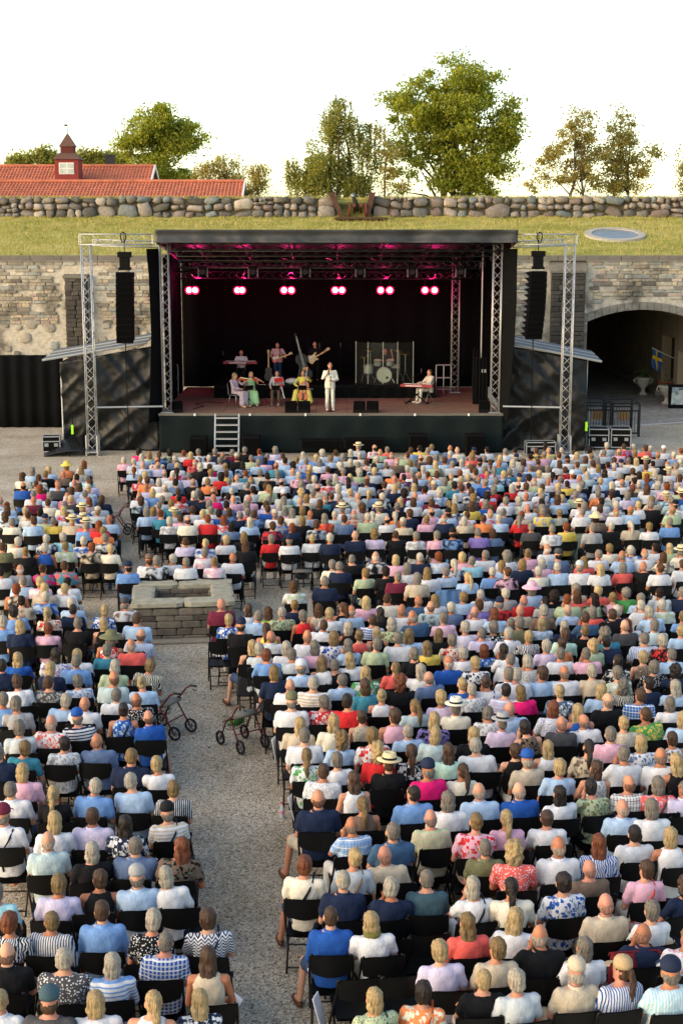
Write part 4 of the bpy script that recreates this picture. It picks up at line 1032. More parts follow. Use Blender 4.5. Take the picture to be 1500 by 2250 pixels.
def seated(pose=0):
    J = dict(pelvis=(0, -.04, .54), chest=(0, -.085, .97), neck=(0, -.07, 1.09), head=(0, -.045, 1.197))
    for s, k in (('L', -1), ('R', 1)):
        J['sh'+s] = (k*.178, -.085, 1.0); J['el'+s] = (k*.235, -.02, .735); J['wr'+s] = (k*.11, .2, .66)
        J['hp'+s] = (k*.09, .0, .52); J['kn'+s] = (k*.13, .42, .53); J['an'+s] = (k*.13, .44, .09); J['hd'+s] = (-k*.5, .8, -.2)
    if pose == 1: J['yaw'] = R(22); J['elR'] = (.25, -.05, .74); J['head'] = (.01, -.05, 1.195)
    if pose == 2:
        J['yaw'] = R(-18); J['elL'] = (-.225, .12, .8); J['wrL'] = (-.04, .16, .98); J['hdL'] = (.1, .0, 1); J['huL'] = (0, 1, 0); J['head'] = (-.015, -.03, 1.194)
    if pose in (4, 5):                                     # one leg stretched out sideways into the aisle
        k, s = (-1, 'L') if pose == 4 else (1, 'R')
        J['kn'+s] = (k*.30, .34, .52); J['an'+s] = (k*.36, .30, .10); J['toe'+s] = (k*.06, .15, -.05)
    if pose == 3:
        for s, k in (('L', -1), ('R', 1)): J['el'+s] = (k*.23, .03, .75); J['wr'+s] = (-k*.06, .19, .80); J['hd'+s] = (-k, .1, .1)
        J['nod'] = R(6)
    return J
LIB = {}
def lib(key, fn):
    if key not in LIB: LIB[key] = fn()
    return LIB[key]
POSES = 4
def body_mesh(b, p, low): 
    J = seated(p); return lib(('body', b, p), lambda: blob('person', human(J, 1.06 if b == 'M' else .88)[0], SKIN, .013, 2, 2600))
def top_mesh(b, p, g):
    J = seated(p); return lib(('top', b, p, g), lambda: blob('shirt', human(J, 1.06 if b == 'M' else .88, g, belly=.03 if b == 'M' else .012)[1], PLAIN, .017, 2, 2000, .009, 11))
def low_mesh(b, l, p=0):
    J = seated(p if p > 3 else 0); return lib(('low', b, l, p if p > 3 else 0), lambda: blob('trousers', human(J, 1.06 if b == 'M' else .92, 'T', l)[2], PLAIN, .018, 2, 900, .008, 9))
def hair_prims(k):
    sh = [('e', (0, -.02, .028), (.08, .092, .092)), ('e', (0, -.042, -.022), (.075, .064, .066))]
    if k == 's': return sh
    if k == 'b': return [('e', (0, -.045, -.02), (.078, .064, .06)), ('e', (0, -.047, -.05), (.068, .055, .048)), ('e', (-.055, -.005, -.005), (.025, .05, .04)), ('e', (.055, -.005, -.005), (.025, .05, .04))]
    if k == 'k': return [('e', (0, -.022, .028), (.088, .098, .1)), ('e', (0, -.046, -.028), (.08, .066, .07))]
    if k == 'o': return [('e', (0, -.022, .026), (.086, .096, .102)), ('e', (0, -.042, -.045), (.09, .072, .085)), ('e', (0, -.048, -.095), (.08, .056, .048))]
    if k == 'l': return [('e', (0, -.022, .026), (.084, .095, .1)), ('e', (0, -.042, -.06), (.088, .066, .1)), ('l', [((0, -.075, -.34), .05, .016), ((0, -.085, -.28), .075, .028), ((0, -.075, -.15), .088, .042), ((0, -.05, -.05), .085, .056)])]
    if k == 'p': return sh + [('e', (0, -.11, .03), (.03, .03, .03)), ('l', [((0, -.15, -.27), .012, .012), ((0, -.155, -.18), .034, .026), ((0, -.145, -.06), .04, .03), ((0, -.11, .03), .025, .025)])]
    if k == 'u': return sh + [('e', (0, -.105, .055), (.05, .042, .045))]
    if k == 'c': return [('e', (0, -.022, .035), (.098, .104, .108)), ('e', (0, -.045, -.055), (.1, .078, .085))]
def hair_mesh(k):
    a = {'c': .034, 'l': .018, 'o': .012, 'k': .014, 'p': .012}.get(k, .008)
    return lib(('hair', k), lambda: blob('hair', hair_prims(k), HAIR, .011, 1, 1300, a, 22 if k == 'c' else 34, .3 if k != 'c' else 1))
def hat_mesh(k):
    def mkh():
        q = MB()
        if k == 'C':
            q.lathe([(.086, .0), (.088, .03), (.081, .07), (.056, .10), (.02, .112), (.001, .113)], (0, -.012, .025), 20, Matrix.Diagonal((1, 1.08, 1)))
            q.add([(.09*math.sin(a)*(1 if i == 0 else 1.0), .06+(.04 if i == 0 else .12)*math.cos(a)*1.0, .03-(.0 if i == 0 else .015)) for i in range(2) for a in np.linspace(-1.3, 1.3, 9)], [(i, i+1, i+10, i+9) for i in range(8)])
            q.lathe([(.012, 0), (.008, .008), (.001, .009)], (0, -.012, .136), 8)
        elif k == 'F':
            q.lathe([(.175, .028), (.17, .04), (.1, .036), (.097, .08), (.085, .125), (.05, .122), (.03, .105), (.001, .105)], (0, -.01, .02), 24); q.lathe([(.175, .028), (.17, .024), (.09, .02)], (0, -.01, .02), 24)
        else:
            q.lathe([(.2, -.015), (.195, 0), (.15, .03), (.1, .045), (.096, .09), (.07, .125), (.001, .132)], (0, -.01, .02), 24); q.lathe([(.2, -.015), (.1, .03)], (0, -.01, .02), 24)
        return q.mesh('hat', HAT, True)
    return lib(('hat', k), mkh)
def band_mesh():
    return lib('band', lambda: MB().lathe([(.101, .04), (.1005, .068), (.096, .068), (.096, .04), (.101, .04)], (0, -.01, .02), 24).mesh('hat_band', HAT, True))
COL = {k: lin(v) for k, v in dict(wh='#d2d3d7', lb='#a3bcd8', bb='#6f95c9', bl='#24529f', nv='#1c2740', bk='#141518', pk='#d9a9bc', rd='#c42c30', co='#dd5f58', gy='#9a9a9c', lg='#b4bcc2', ch='#48484b',
       be='#bcae98', br='#6d5c50', gn='#a9b795', gg='#4f9a53', ol='#6a6a4e', tl='#3c7f93', ac='#9fd0da', la='#c3bcd6', ye='#dfc15a', cr='#dcd5c2', hp='#d81c6c', mr='#6a2238', nb='#5d7091', sb='#3d5a78', mint='#b3d3c4', te='#3c5560', pu='#7f6fb0', gb='#a9bcc0', aq='#9dcbdc', pl='#cdbcd4', **{'or': '#df8350'}).items()}
CNAME = dict(wh='white', lb='light blue', bb='mid blue', bl='royal blue', nv='navy', bk='black', pk='pink', rd='red', co='coral', gy='grey', lg='pale grey', ch='charcoal', be='beige', br='brown', gn='pale green', gg='green', ol='olive', tl='teal', ac='aqua', la='lavender', ye='yellow', cr='cream', hp='hot pink', mr='maroon', nb='slate blue', sb='steel blue', mint='mint', te='slate', pu='purple', gb='grey blue', aq='aqua', pl='lilac')
CNAME['or'] = 'orange'
PNAME = dict(sh='striped', sv='pinstriped', pl='checked', fl='patterned', dt='speckled', ze='zebra', zz='zigzag')
HCOL = {k: lin(v) for k, v in dict(w='#b0a797', g='#7a7268', n='#241b17', r='#4d3626', y='#b39a6e', d='#806843', a='#733d22', p='#d9c9b8', o='#b08060', x='#6b5a4c').items()}
HATC = dict(COL); HATC['tan'] = lin('#b39b76'); HATC['st'] = lin('#d8c59a')
SKINS = [lin(x) for x in ('#c08a6e', '#b87e62', '#ae7456', '#c79579', '#a86c4e', '#bb806a')]
NOC = {'s': 'sbxCF'}
# x y (head centre in the photo), hair.colour[.hat], garment.colour[.pattern.second]
CAT = """
5 1949 k.g T.ac;120 1942 k.d T.la;204 1932 k.r S.bk;307 1924 C.g.gy L.lb;394 1918 o.w T.wh;12 2026 k.a T.bk.ze.wh;115 2020 s.d L.wh.sv.nv;229 2001 s.r L.bb;319 2019 k.w T.bk.dt.wh;460 2014 k.r T.wh.zz.nv;352 2065 s.g T.bl.pl.wh;8 2095 b.n T.bk
144 2106 s.w T.ch.dt.wh;240 2111 o.w L.wh.sh.bb;467 2109 l.r S.be;0 2190 s.y T.wh;113 2196 C.r.te T.ch;216 2196 o.y T.wh;335 2190 p.y S.wh;428 2195 l.y T.nv.fl.wh;727 2012 s.r L.bl;671 1894 k.a T.cr;750 1938 s.w T.nv
841 1947 k.w T.nv;936 1930 s.g T.te;1036 1940 o.w T.wh;1130 1950 p.n T.cr;830 2016 o.y T.wh;1025 2022 l.d T.co;1117 2018 l.y T.wh;982 2087 k.y T.la;1084 2078 k.d T.be;1045 2146 s.y T.bk;822 2191 o.y T.gn.dt.ol;921 2178 k.n T.or.fl.cr;1142 2150 k.w T.lg
1230 1932 k.n T.wh.fl.bl;1295 1905 x.g T.br;1412 1907 k.r T.pk;1485 1945 c.r T.nv;1325 1984 x.g T.be;1421 1997 k.g T.wh;1176 2055 b.w T.bk;1275 2081 o.g T.wh;1399 2052 x.g T.nv;1481 2055 p.d T.wh.fl.pk;1252 2130 C.w.be T.be;1342 2132 C.r.tan L.wh.sv.bl;1465 2125 C.g.nv T.aq.sv.wh
50 1637 k.d T.tl;2 1655 s.g T.nv;139 1629 k.n T.wh.fl.gy;216 1627 x.p T.nb;287 1659 s.d T.nv;350 1674 k.y T.wh;49 1691 o.y T.pk;36 1733 s.g T.wh;126 1742 p.y T.bk;199 1726 s.w T.bb;299 1717 s.w T.lb;378 1730 k.d T.bk.sv.wh;18 1787 C.g.mr T.wh;117 1802 o.y T.wh;204 1790 s.r T.la;281 1807 l.n T.nv.fl.wh;376 1785 C.g.bk T.wh.sh.be;104 1847 b.w T.gb;197 1864 o.w T.bk;292 1854 s.g T.nb;386 1852 l.a T.br.fl.bk
672 1613 s.g T.wh;679 1657 p.d T.wh.fl.gg;735 1625 c.d T.lb;748 1665 k.g T.wh;705 1695 s.r T.wh.dt.gy;697 1749 b.n T.nv;819 1612 k.d T.wh.fl.rd;835 1650 c.y T.rd;894 1603 s.w T.lb;946 1612 o.y T.gb;914 1650 p.r T.bk.fl.wh;980 1648 l.r T.mint;1061 1634 s.w T.wh;1030 1610 o.y T.bk;1095 1588 F.g.gy T.pl;1128 1648 k.r S.bk;774 1715 l.r S.wh;847 1678 F.r.st T.bk;941 1687 C.g.nv T.hp;1008 1690 p.r T.cr;906 1740 s.n L.bb;981 1756 o.g T.wh;1062 1738 b.w T.lb;800 1765 p.d S.br
766 1818 b.g T.lb.pl.bb;853 1822 s.g T.sb;951 1798 b.g T.be.sh.gn;1035 1806 u.d T.pk.fl.rd;1111 1798 p.y T.pk;1064 1857 s.g T.ol;768 1881 u.y T.lg;868 1872 x.g T.be;1130 1870 c.y T.co.dt.wh
1166 1597 k.n S.br.fl.bk;1226 1587 x.g T.ch;1296 1582 b.g T.wh;1345 1610 s.g T.pk;1369 1588 u.y T.be.dt.wh;1410 1630 o.y T.wh.fl.nb;1476 1620 k.r S.wh.fl.br;1431 1565 s.r T.gg.fl.ye;1201 1640 l.y S.wh;1275 1642 p.n T.be.fl.br;1359 1657 s.g T.wh;1455 1657 b.g T.wh;1495 1668 l.y S.bk;1157 1668 C.w.bl T.be;1215 1680 k.y T.lb;1292 1685 l.r S.wh.fl.gy;1141 1735 b.w T.bl;1225 1735 l.n T.wh;1302 1729 k.n T.gn.fl.ol;1375 1718 b.r T.wh.pl.br;1445 1722 o.g T.co.fl.pk;1497 1735 s.g T.la;1364 1772 b.w L.lb;1432 1778 o.g T.wh;1204 1795 u.r T.wh;1390 1830 s.n T.wh;1478 1832 o.y S.wh;1219 1855 b.w T.wh;1310 1850 l.a T.wh.ze.bl
37 1292 k.a S.bk.fl.be;99 1309 k.w T.bl.fl.lb;98 1288 l.y T.be;143 1285 s.y T.wh;47 1315 s.n T.be.fl.br;160 1320 k.w T.lb;42 1340 k.n T.bb;109 1344 p.y T.cr.fl.rd;159 1339 s.n T.nv;221 1340 k.y T.bl.fl.wh;276 1325 C.g.ch T.wh.pl.br;6 1364 k.w T.bb;49 1374 o.y T.nv;101 1379 k.a T.pk;166 1367 s.g T.bk;234 1367 o.y S.bk;291 1357 s.r T.lb;233 1402 H.g.ol S.rd.fl.wh;291 1390 b.n T.wh.sv.bb;111 1437 l.n T.wh.fl.pu;45 1445 l.y T.bl;175 1437 o.y T.wh;160 1452 s.g T.bb;230 1427 k.g T.tl;297 1417 b.w T.co;114 1467 o.y T.nv;238 1462 o.w T.gn;304 1459 k.d T.bk.ze.cr;0 1462 s.n T.nv;54 1497 k.r T.wh;109 1496 s.r T.ch.fl.gy;179 1492 k.g T.wh.fl.bb;251 1487 b.r T.gb;314 1500 u.y T.lb;37 1545 k.g T.gy;120 1536 k.w T.lb;182 1542 x.o T.wh;260 1524 s.g T.wh;315 1536 b.r T.bk.dt.wh;49 1594 k.g T.lg;119 1584 b.w T.wh.fl.co;185 1575 C.g.bl T.wh.sh.nv;270 1560 u.n S.bl.fl.lb;332 1575 b.n T.bl;0 1535 s.g T.bb
486 1325 x.o T.mr;536 1337 l.r S.wh;589 1337 l.r S.gg.fl.ye;504 1361 k.y T.bl.fl.wh;529 1374 C.n.nv T.bk;550 1350 s.g L.lb;619 1346 s.w T.gn.fl.ol;647 1283 c.r T.wh.fl.gn;647 1327 u.d T.nv;700 1335 l.r S.be;667 1352 k.g S.rd;721 1346 k.y T.wh;752 1330 p.r S.bk;592 1382 p.r S.ye;602 1397 x.p T.lg;550 1415 l.y S.bk;672 1397 x.p T.wh;700 1372 s.r T.wh;729 1400 o.d T.wh.fl.bl;753 1377 o.w S.bk;575 1425 k.w T.lg;586 1439 k.a L.bb;632 1422 o.w T.wh;647 1435 s.g T.lg;700 1420 o.g T.pk;715 1455 l.d S.wh;606 1475 o.d T.nv;666 1465 C.g.wh T.lb;740 1460 s.g T.bk;752 1492 s.g L.lb;630 1504 x.w T.wh;684 1497 s.w T.be.sh.wh;640 1537 C.g.ol T.wh;710 1540 k.g T.rd.fl.wh;654 1590 l.y T.be;725 1587 l.y T.cr;771 1535 s.n T.rd
804 1320 l.y T.pk;852 1312 s.r T.cr;917 1312 x.p T.sb;954 1310 l.d T.wh;1016 1305 k.d T.lb;1057 1301 s.w T.wh;1109 1301 k.w T.gy;1097 1319 C.g.nv T.rd.pl.bk;770 1336 b.w T.lb;832 1347 l.n T.bk;884 1334 x.o T.wh;946 1327 b.r T.gb.pl.ch;990 1331 k.w T.nb;1049 1327 k.r T.pu;1039 1342 b.g T.wh;920 1350 b.w T.sb;810 1360 s.r T.bl.pl.wh;860 1367 o.w T.gn.fl.ol;977 1357 k.g T.pk.dt.wh;1085 1347 o.a T.lb;1122 1367 s.g T.ol;789 1392 u.d S.co;831 1387 o.y S.bk;901 1392 l.d T.lb;956 1390 l.d T.bk;1022 1377 k.w T.la.sv.wh;1051 1390 s.g T.la;1077 1377 k.g T.bk.fl.wh;1109 1392 s.w T.wh;875 1402 s.g T.wh;760 1417 o.g T.lb;816 1412 k.g T.gn;934 1420 l.d T.ye;987 1405 k.g T.cr.fl.rd;1117 1425 l.n T.wh;901 1435 k.g T.bk;1019 1435 k.w T.wh;1064 1426 o.a T.bl.fl.lb;774 1445 l.y T.wh;860 1465 p.d T.co;930 1470 l.w T.wh;982 1454 b.p T.bl;1047 1455 k.y T.wh.fl.nv;1110 1449 s.g T.wh;796 1475 l.y T.gg.fl.wh;866 1497 c.a T.bk;946 1489 b.g T.nb;1112 1477 s.g L.wh;809 1505 o.r T.tl;1014 1500 u.y T.bl;1039 1515 s.w T.wh.fl.gy;1072 1497 u.r T.wh;1102 1512 s.n T.lb.pl.pk;839 1525 u.y S.wh;910 1545 p.d T.gb;971 1530 k.y T.pl;1000 1552 F.g.cr T.cr;800 1575 u.r S.be.dt.br;865 1572 k.r S.pk;945 1577 l.y T.pu.fl.bk;1072 1567 k.g T.wh.fl.gy;1117 1555 x.p T.lb
1166 1292 H.g.pk T.lb;1214 1302 c.n T.bk;1266 1305 l.r T.co;1315 1295 k.y T.co;1302 1312 l.n T.bk.fl.gn;1345 1310 u.d S.pk;1371 1295 k.g T.gg;1404 1307 o.g T.lb;1447 1299 s.n T.wh.pl.gy;1497 1298 s.g T.nv;1149 1315 x.o T.rd;1197 1314 p.n T.gy;1247 1310 s.a T.gn;1409 1327 s.w T.wh;1455 1327 k.w T.wh.fl.gn;1141 1337 x.p T.be;1192 1340 k.w T.br;1245 1339 b.w T.lb;1300 1337 o.g T.co;1354 1334 k.w T.nv;1440 1345 k.w T.lb;1342 1349 s.r T.bk;1285 1356 s.r T.sb;1390 1367 l.a T.wh;1131 1367 s.g T.ol;1184 1370 l.y T.lb.fl.wh;1240 1375 l.w T.nv;1494 1352 k.d T.bb;1436 1371 s.g T.gb;1375 1376 x.p T.ch;1279 1381 s.d T.bk;1152 1396 k.y T.wh.ze.bk;1231 1392 k.r T.mint;1332 1392 c.g T.tl;1411 1400 s.g T.wh.sv.bb;1495 1385 k.y T.lb;1454 1405 k.w T.bk.fl.rd;1347 1406 s.n T.nv;1191 1416 k.w T.pl;1236 1415 u.r S.or;1292 1415 o.y T.gn;1470 1437 s.g L.lb;1229 1436 s.g T.wh;1290 1434 s.g T.pk;1351 1450 l.n T.bk.fl.wh;1411 1445 k.y S.br.dt.be;1167 1455 k.w T.gy.dt.wh;1430 1464 k.g T.bk.dt.wh;1182 1477 k.r T.lb;1240 1477 b.g T.wh;1301 1476 k.w T.be;1362 1474 k.g T.gn.fl.wh;1476 1472 c.n T.nv;1130 1483 s.w T.wh;1359 1507 c.g T.cr.ze.bk;1416 1500 k.n T.nv;1485 1507 l.w T.lb;1160 1516 o.d T.hp;1230 1516 u.y T.sb.fl.wh;1297 1515 o.y T.lb;1329 1536 b.g T.bk;1400 1526 s.r T.bl.pl.lb;1204 1557 o.a T.wh.dt.pu;1267 1562 l.y S.bl;1470 1541 o.g T.wh;1492 1577 o.y T.lb
6 1200 s.r T.ol;39 1187 k.w T.cr;56 1210 u.d T.bk;99 1202 k.w S.bl;144 1195 s.d T.gn.fl.wh;200 1197 k.a T.be.fl.bk;242 1200 k.y T.cr;102 1181 k.w T.nv.dt.wh;137 1175 k.w T.ac;185 1184 k.w T.wh.fl.bl;232 1180 k.g T.bk.fl.wh;189 1152 s.g L.bb;220 1150 l.a T.rd;227 1161 k.d T.or;44 1246 b.p T.gy;96 1247 u.r T.hp.fl.tl;144 1241 s.r T.tl.fl.co;49 1271 s.g T.lb;89 1274 k.y T.pk.fl.wh;151 1272 s.n T.wh;2 1252 s.n T.wh;280 1242 C.n.nv T.bb;327 1227 C.r.br T.wh;344 1229 k.g T.bk.dt.wh;378 1224 k.w T.wh;148 1019 H.d.ye S.or;185 1015 l.a T.wh
450 1212 k.g T.pk.fl.wh;407 1229 s.g T.wh;471 1229 u.d T.wh.fl.pk;511 1219 x.o T.wh;594 1177 k.g T.rd;635 1182 C.g.nv T.wh;686 1179 s.y T.wh;725 1177 k.w T.nv;539 1192 l.r T.bk;536 1172 l.d T.bk;495 1184 k.y T.wh;452 1190 p.y T.wh.fl.bl;407 1186 s.r T.la;729 1236 k.g T.cr;747 1240 s.g T.nv;714 1275 s.g T.nv
780 1170 x.g T.nv;822 1172 c.d T.pl;870 1172 s.r T.bk;912 1172 k.g T.wh.fl.gy;957 1170 k.g T.pk;994 1167 C.n.bk T.nv.dt.bb;1051 1166 s.g T.pu;1081 1167 o.r T.nb;774 1227 s.g T.bk;826 1219 b.p T.bk.dt.wh;869 1226 o.y T.pk;921 1219 s.w T.nv;962 1220 k.a T.lb.fl.wh;996 1236 p.w T.nv.dt.wh;1016 1217 k.y T.pk;1035 1230 s.g T.ac;1064 1215 s.g T.wh;1110 1214 c.g T.wh;1099 1237 l.d T.lb;800 1252 k.d T.gn;846 1250 k.n T.bk;895 1246 o.g T.wh;940 1252 l.d T.wh;872 1264 s.g T.mr;916 1265 o.g T.be;979 1254 s.g T.lb.pl.wh;1025 1262 p.y T.lb;1080 1250 s.w T.bb;1111 1252 u.r T.bk.fl.pk
1166 1155 s.g T.ch;1211 1157 s.g T.wh.pl.gy;1242 1155 k.a T.ye;1299 1155 k.g T.gy;1340 1152 s.w T.bk;1384 1150 p.w T.be;1425 1152 k.d T.wh;1470 1145 s.g T.bb;1310 1132 H.n.st T.br;1161 1210 u.d T.pk;1201 1202 b.p T.wh;1224 1217 C.n.ch T.nb;1337 1200 k.d T.cr;1312 1214 s.g T.wh;1367 1215 b.g T.lb;1386 1205 k.w T.bl.fl.wh;1414 1212 b.w T.wh;1437 1200 s.n T.wh;1471 1200 l.y T.gn;1497 1210 F.g.st T.cr;1146 1237 o.d T.nv;1189 1230 o.w T.pk;1225 1242 s.w T.lb;1281 1227 l.d T.co;1272 1240 C.g.lg T.wh;1315 1245 l.y T.wh;1366 1241 o.g T.co;1414 1240 x.p T.bk;1457 1221 o.r T.cr.fl.br;1447 1241 u.r T.wh;1497 1237 s.r T.wh;1181 1250 k.w T.cr;1261 1290 k.g T.be
"""
HP = 1.215                                                     # head height of someone seated
people = []
for e in CAT.replace('\n', ';').split(';'):
    if not e.strip(): continue
    x, y, h, g = e.split(); people.append((float(x), float(y), h.split('.'), g.split('.')))
people.sort(key=lambda p: -p[1])
def gname(g):
    n = CNAME[g[1]]
    if len(g) > 2: n += ' '+PNAME[g[2]]
    return n+' '+{'T': 'top', 'L': 'shirt', 'S': 'vest'}[g[0]]
def yaw_at(x): return R(7) if x > .5 or x > 0 else R(3)
def block(px, py): return 'left' if px < 290+max(0, py-1300)*.26 or (px < 500 and py > 1560) else 'right'
RNG = random.Random(5)
CHBLK = mat('chair_black', '#0b0c0d', .45, var=.25, scale=9, spec=.25)
def chair_parts():
    q = {}
    w = .215
    m = MB(); m.grid(lambda u, v: ((u-.5)*.40, -.17+.38*v, .45-.012*math.sin(u*3.14)-.03*(1-v)), 8, 8); m.grid(lambda u, v: ((u-.5)*.40, -.17+.38*v, .425-.012*math.sin(u*3.14)-.03*(1-v)), 8, 8)
    m.box((0, .21, .437), (.40, .03, .05)); q['seat'] = m.mesh('seat', CHBLK, False)
    m = MB(); f = lambda o: (lambda u, v: ((u-.5)*.43*(1-.10*(1-v)**2), -.235-.03*v-.035*math.sin(u*3.14)-o, .675+.055*math.sin(u*3.14)*(1-v)*-1*.6+.215*v-.025*(abs(u-.5)*2)**5*v))
    m.grid(f(0), 12, 6); m.grid(f(.02), 12, 6)
    n = 12; 
    q['backrest'] = bake(m.mesh('b', CHBLK, True), []); q['backrest'].name = 'backrest'
    for nm, s in (('leg', -1), ('leg2', 1)):
        m = MB(); m.tube([(s*w, .27, .01), (s*w, -.02, .44), (s*w, -.22, .70), (s*w*.98, -.265, .87), (s*w*.85, -.27, .885)], .013, 6); q[nm] = m.mesh('leg', CHBLK, True)
        m = MB(); m.tube([(s*w*.9, .12, .42), (s*w*.9, -.27, .01)], .012, 6); q[nm+'r'] = m.mesh('leg', CHBLK, True)
    m = MB(); m.tube([(-w, .2, .11), (w, .2, .11)], .01, 6); q['bar'] = m.mesh('crossbar', CHBLK, True)
    m = MB(); m.tube([(-w*.9, -.22, .06), (w*.9, -.22, .06)], .01, 6); q['bar2'] = m.mesh('crossbar', CHBLK, True)
    return q
CP = chair_parts()
CNM = [('seat', 'seat'), ('backrest', 'backrest'), ('leg', 'leg'), ('leg', 'leg2'), ('leg', 'legr'), ('leg', 'leg2r'), ('crossbar', 'bar'), ('crossbar', 'bar2')]
def chair(loc, rz, label, group='folding chairs of the audience'):
    t = thing('folding_chair', loc, label, 'chair', group, rz)
    for nm, k in CNM: put(nm, CP[k], t)
    return t
LABELS = set()
def uniq(cands):
    for c in cands:
        c = ' '.join(c.split())
        if len(c.replace(',', ' ').split()) <= 16 and c not in LABELS: LABELS.add(c); return c
    c = min(cands, key=lambda q: (q in LABELS, len(q.split()))); LABELS.add(c); return c
NIND = 298
far_people = []                                                # joined crowd beyond the largest ones
def neighbours(i):
    x, y = people[i][:2]; s = (y-525)/1600*105; L = Rr = F = None
    for j, p in enumerate(people):
        if j == i: continue
        dx, dy = p[0]-x, p[1]-y
        if abs(dy) < s*.42 and abs(dx) < s*2.2:
            if dx < 0 and (L is None or dx > people[L][0]-x): L = j
            if dx > 0 and (Rr is None or dx < people[Rr][0]-x): Rr = j
        if dy < -s*.4 and abs(dx) < s*.6 and (F is None or dy > people[F][1]-y): F = j
    return L, Rr, F
def hat_text(h, g):
    if h[0] == 'C': return 'person in %s cap and %s' % (CNAME.get(h[2], 'tan'), gname(g))
    if h[0] in 'FH': return 'person in %s hat and %s' % (CNAME.get(h[2], 'straw'), gname(g))
    return 'person in ' + gname(g)
LEGS = {(697, 1749): 4, (671, 1894): 4, (550, 1415): 4, (727, 2012): 4, (332, 1575): 5, (486, 1325): 4}
STRAPS = {(1036, 1940): '#141416', (12, 2026): '#141416', (1008, 1690): '#1c1c20', (671, 1894): '#141416', (822, 2191): '#101012', (921, 2178): '#a8481e', (460, 2014): '#1c2740', (270, 1560): '#1c2030', (1412, 1907): '#c4482c', (376, 1785): '#1a1f24', (901, 1435): '#3a3a3e', (1072, 1497): '#1d2740', (760, 1417): '#1d2b48', (1445, 1722): '#4a3a34', (768, 1881): '#8a6a4a'}
SHOE_ = objmat('shoe_leather', .5, 20, .1, 0)
def strap_mesh(): return lib('strap', lambda: MB().tube([(.10, .02, 1.085), (.105, -.13, 1.045), (.075, -.205, .97), (.0, -.222, .85), (-.10, -.205, .72), (-.175, -.12, .60)], .0135, 6).mesh('strap', HAT, True))
def brace_mesh(): return lib('brace', lambda: MB().tube([(.13, -.12, 1.06), (.10, -.215, .96), (0, -.235, .80), (-.10, -.215, .96), (-.13, -.12, 1.06)], .0125, 6).tube([(0, -.235, .80), (0, -.20, .56)], .0125, 6).mesh('braces', HAT, True))
def scarf_mesh(): return lib('scarf', lambda: blob('scarf', [('c', (.07*math.cos(a), .08*math.sin(a)-.07, 1.085+.02*math.sin(a*2)), (.07*math.cos(a+.6), .08*math.sin(a+.6)-.07, 1.085), .03, .03) for a in np.arange(0, 6.3, .6)], HAT, .014, 1, 400, .01, 20))
def collar_mesh(): return lib('collar', lambda: MB().lathe([(.088, 1.045), (.074, 1.088), (.069, 1.09), (.07, 1.05)], (0, -.078, 0), 18, Matrix.Diagonal((1, .95, 1)), cap=False).mesh('collar', PLAIN, True))
def extras(b, px, py, hr_):
    if (px, py) in STRAPS: put('strap', strap_mesh(), b, color=lin(STRAPS[(px, py)]))
    if (px, py) == (18, 1787): put('braces', brace_mesh(), b, color=lin('#1c2333'))
    if (px, py) == (830, 2016): put('scarf', scarf_mesh(), b, color=lin('#6f6a35'))
    if (px, py) in LEGS:
        J = seated(LEGS[(px, py)]); s = 'L' if LEGS[(px, py)] == 4 else 'R'; e = Vector(J['an'+s]); tv = Vector(J['toe'+s])
        q = MB(); q.ell(e+tv*.5+Vector((0, 0, -.03)), (.048, .14, .05), 10, Vector((0, 1, 0)).rotation_difference(Vector((tv.x, tv.y, 0)).normalized()).to_matrix()); put('shoe', q.mesh('shoe', SHOE_, True), b, color=lin('#2a4a78' if s == 'R' else '#5a3a2a'))
PERS = []
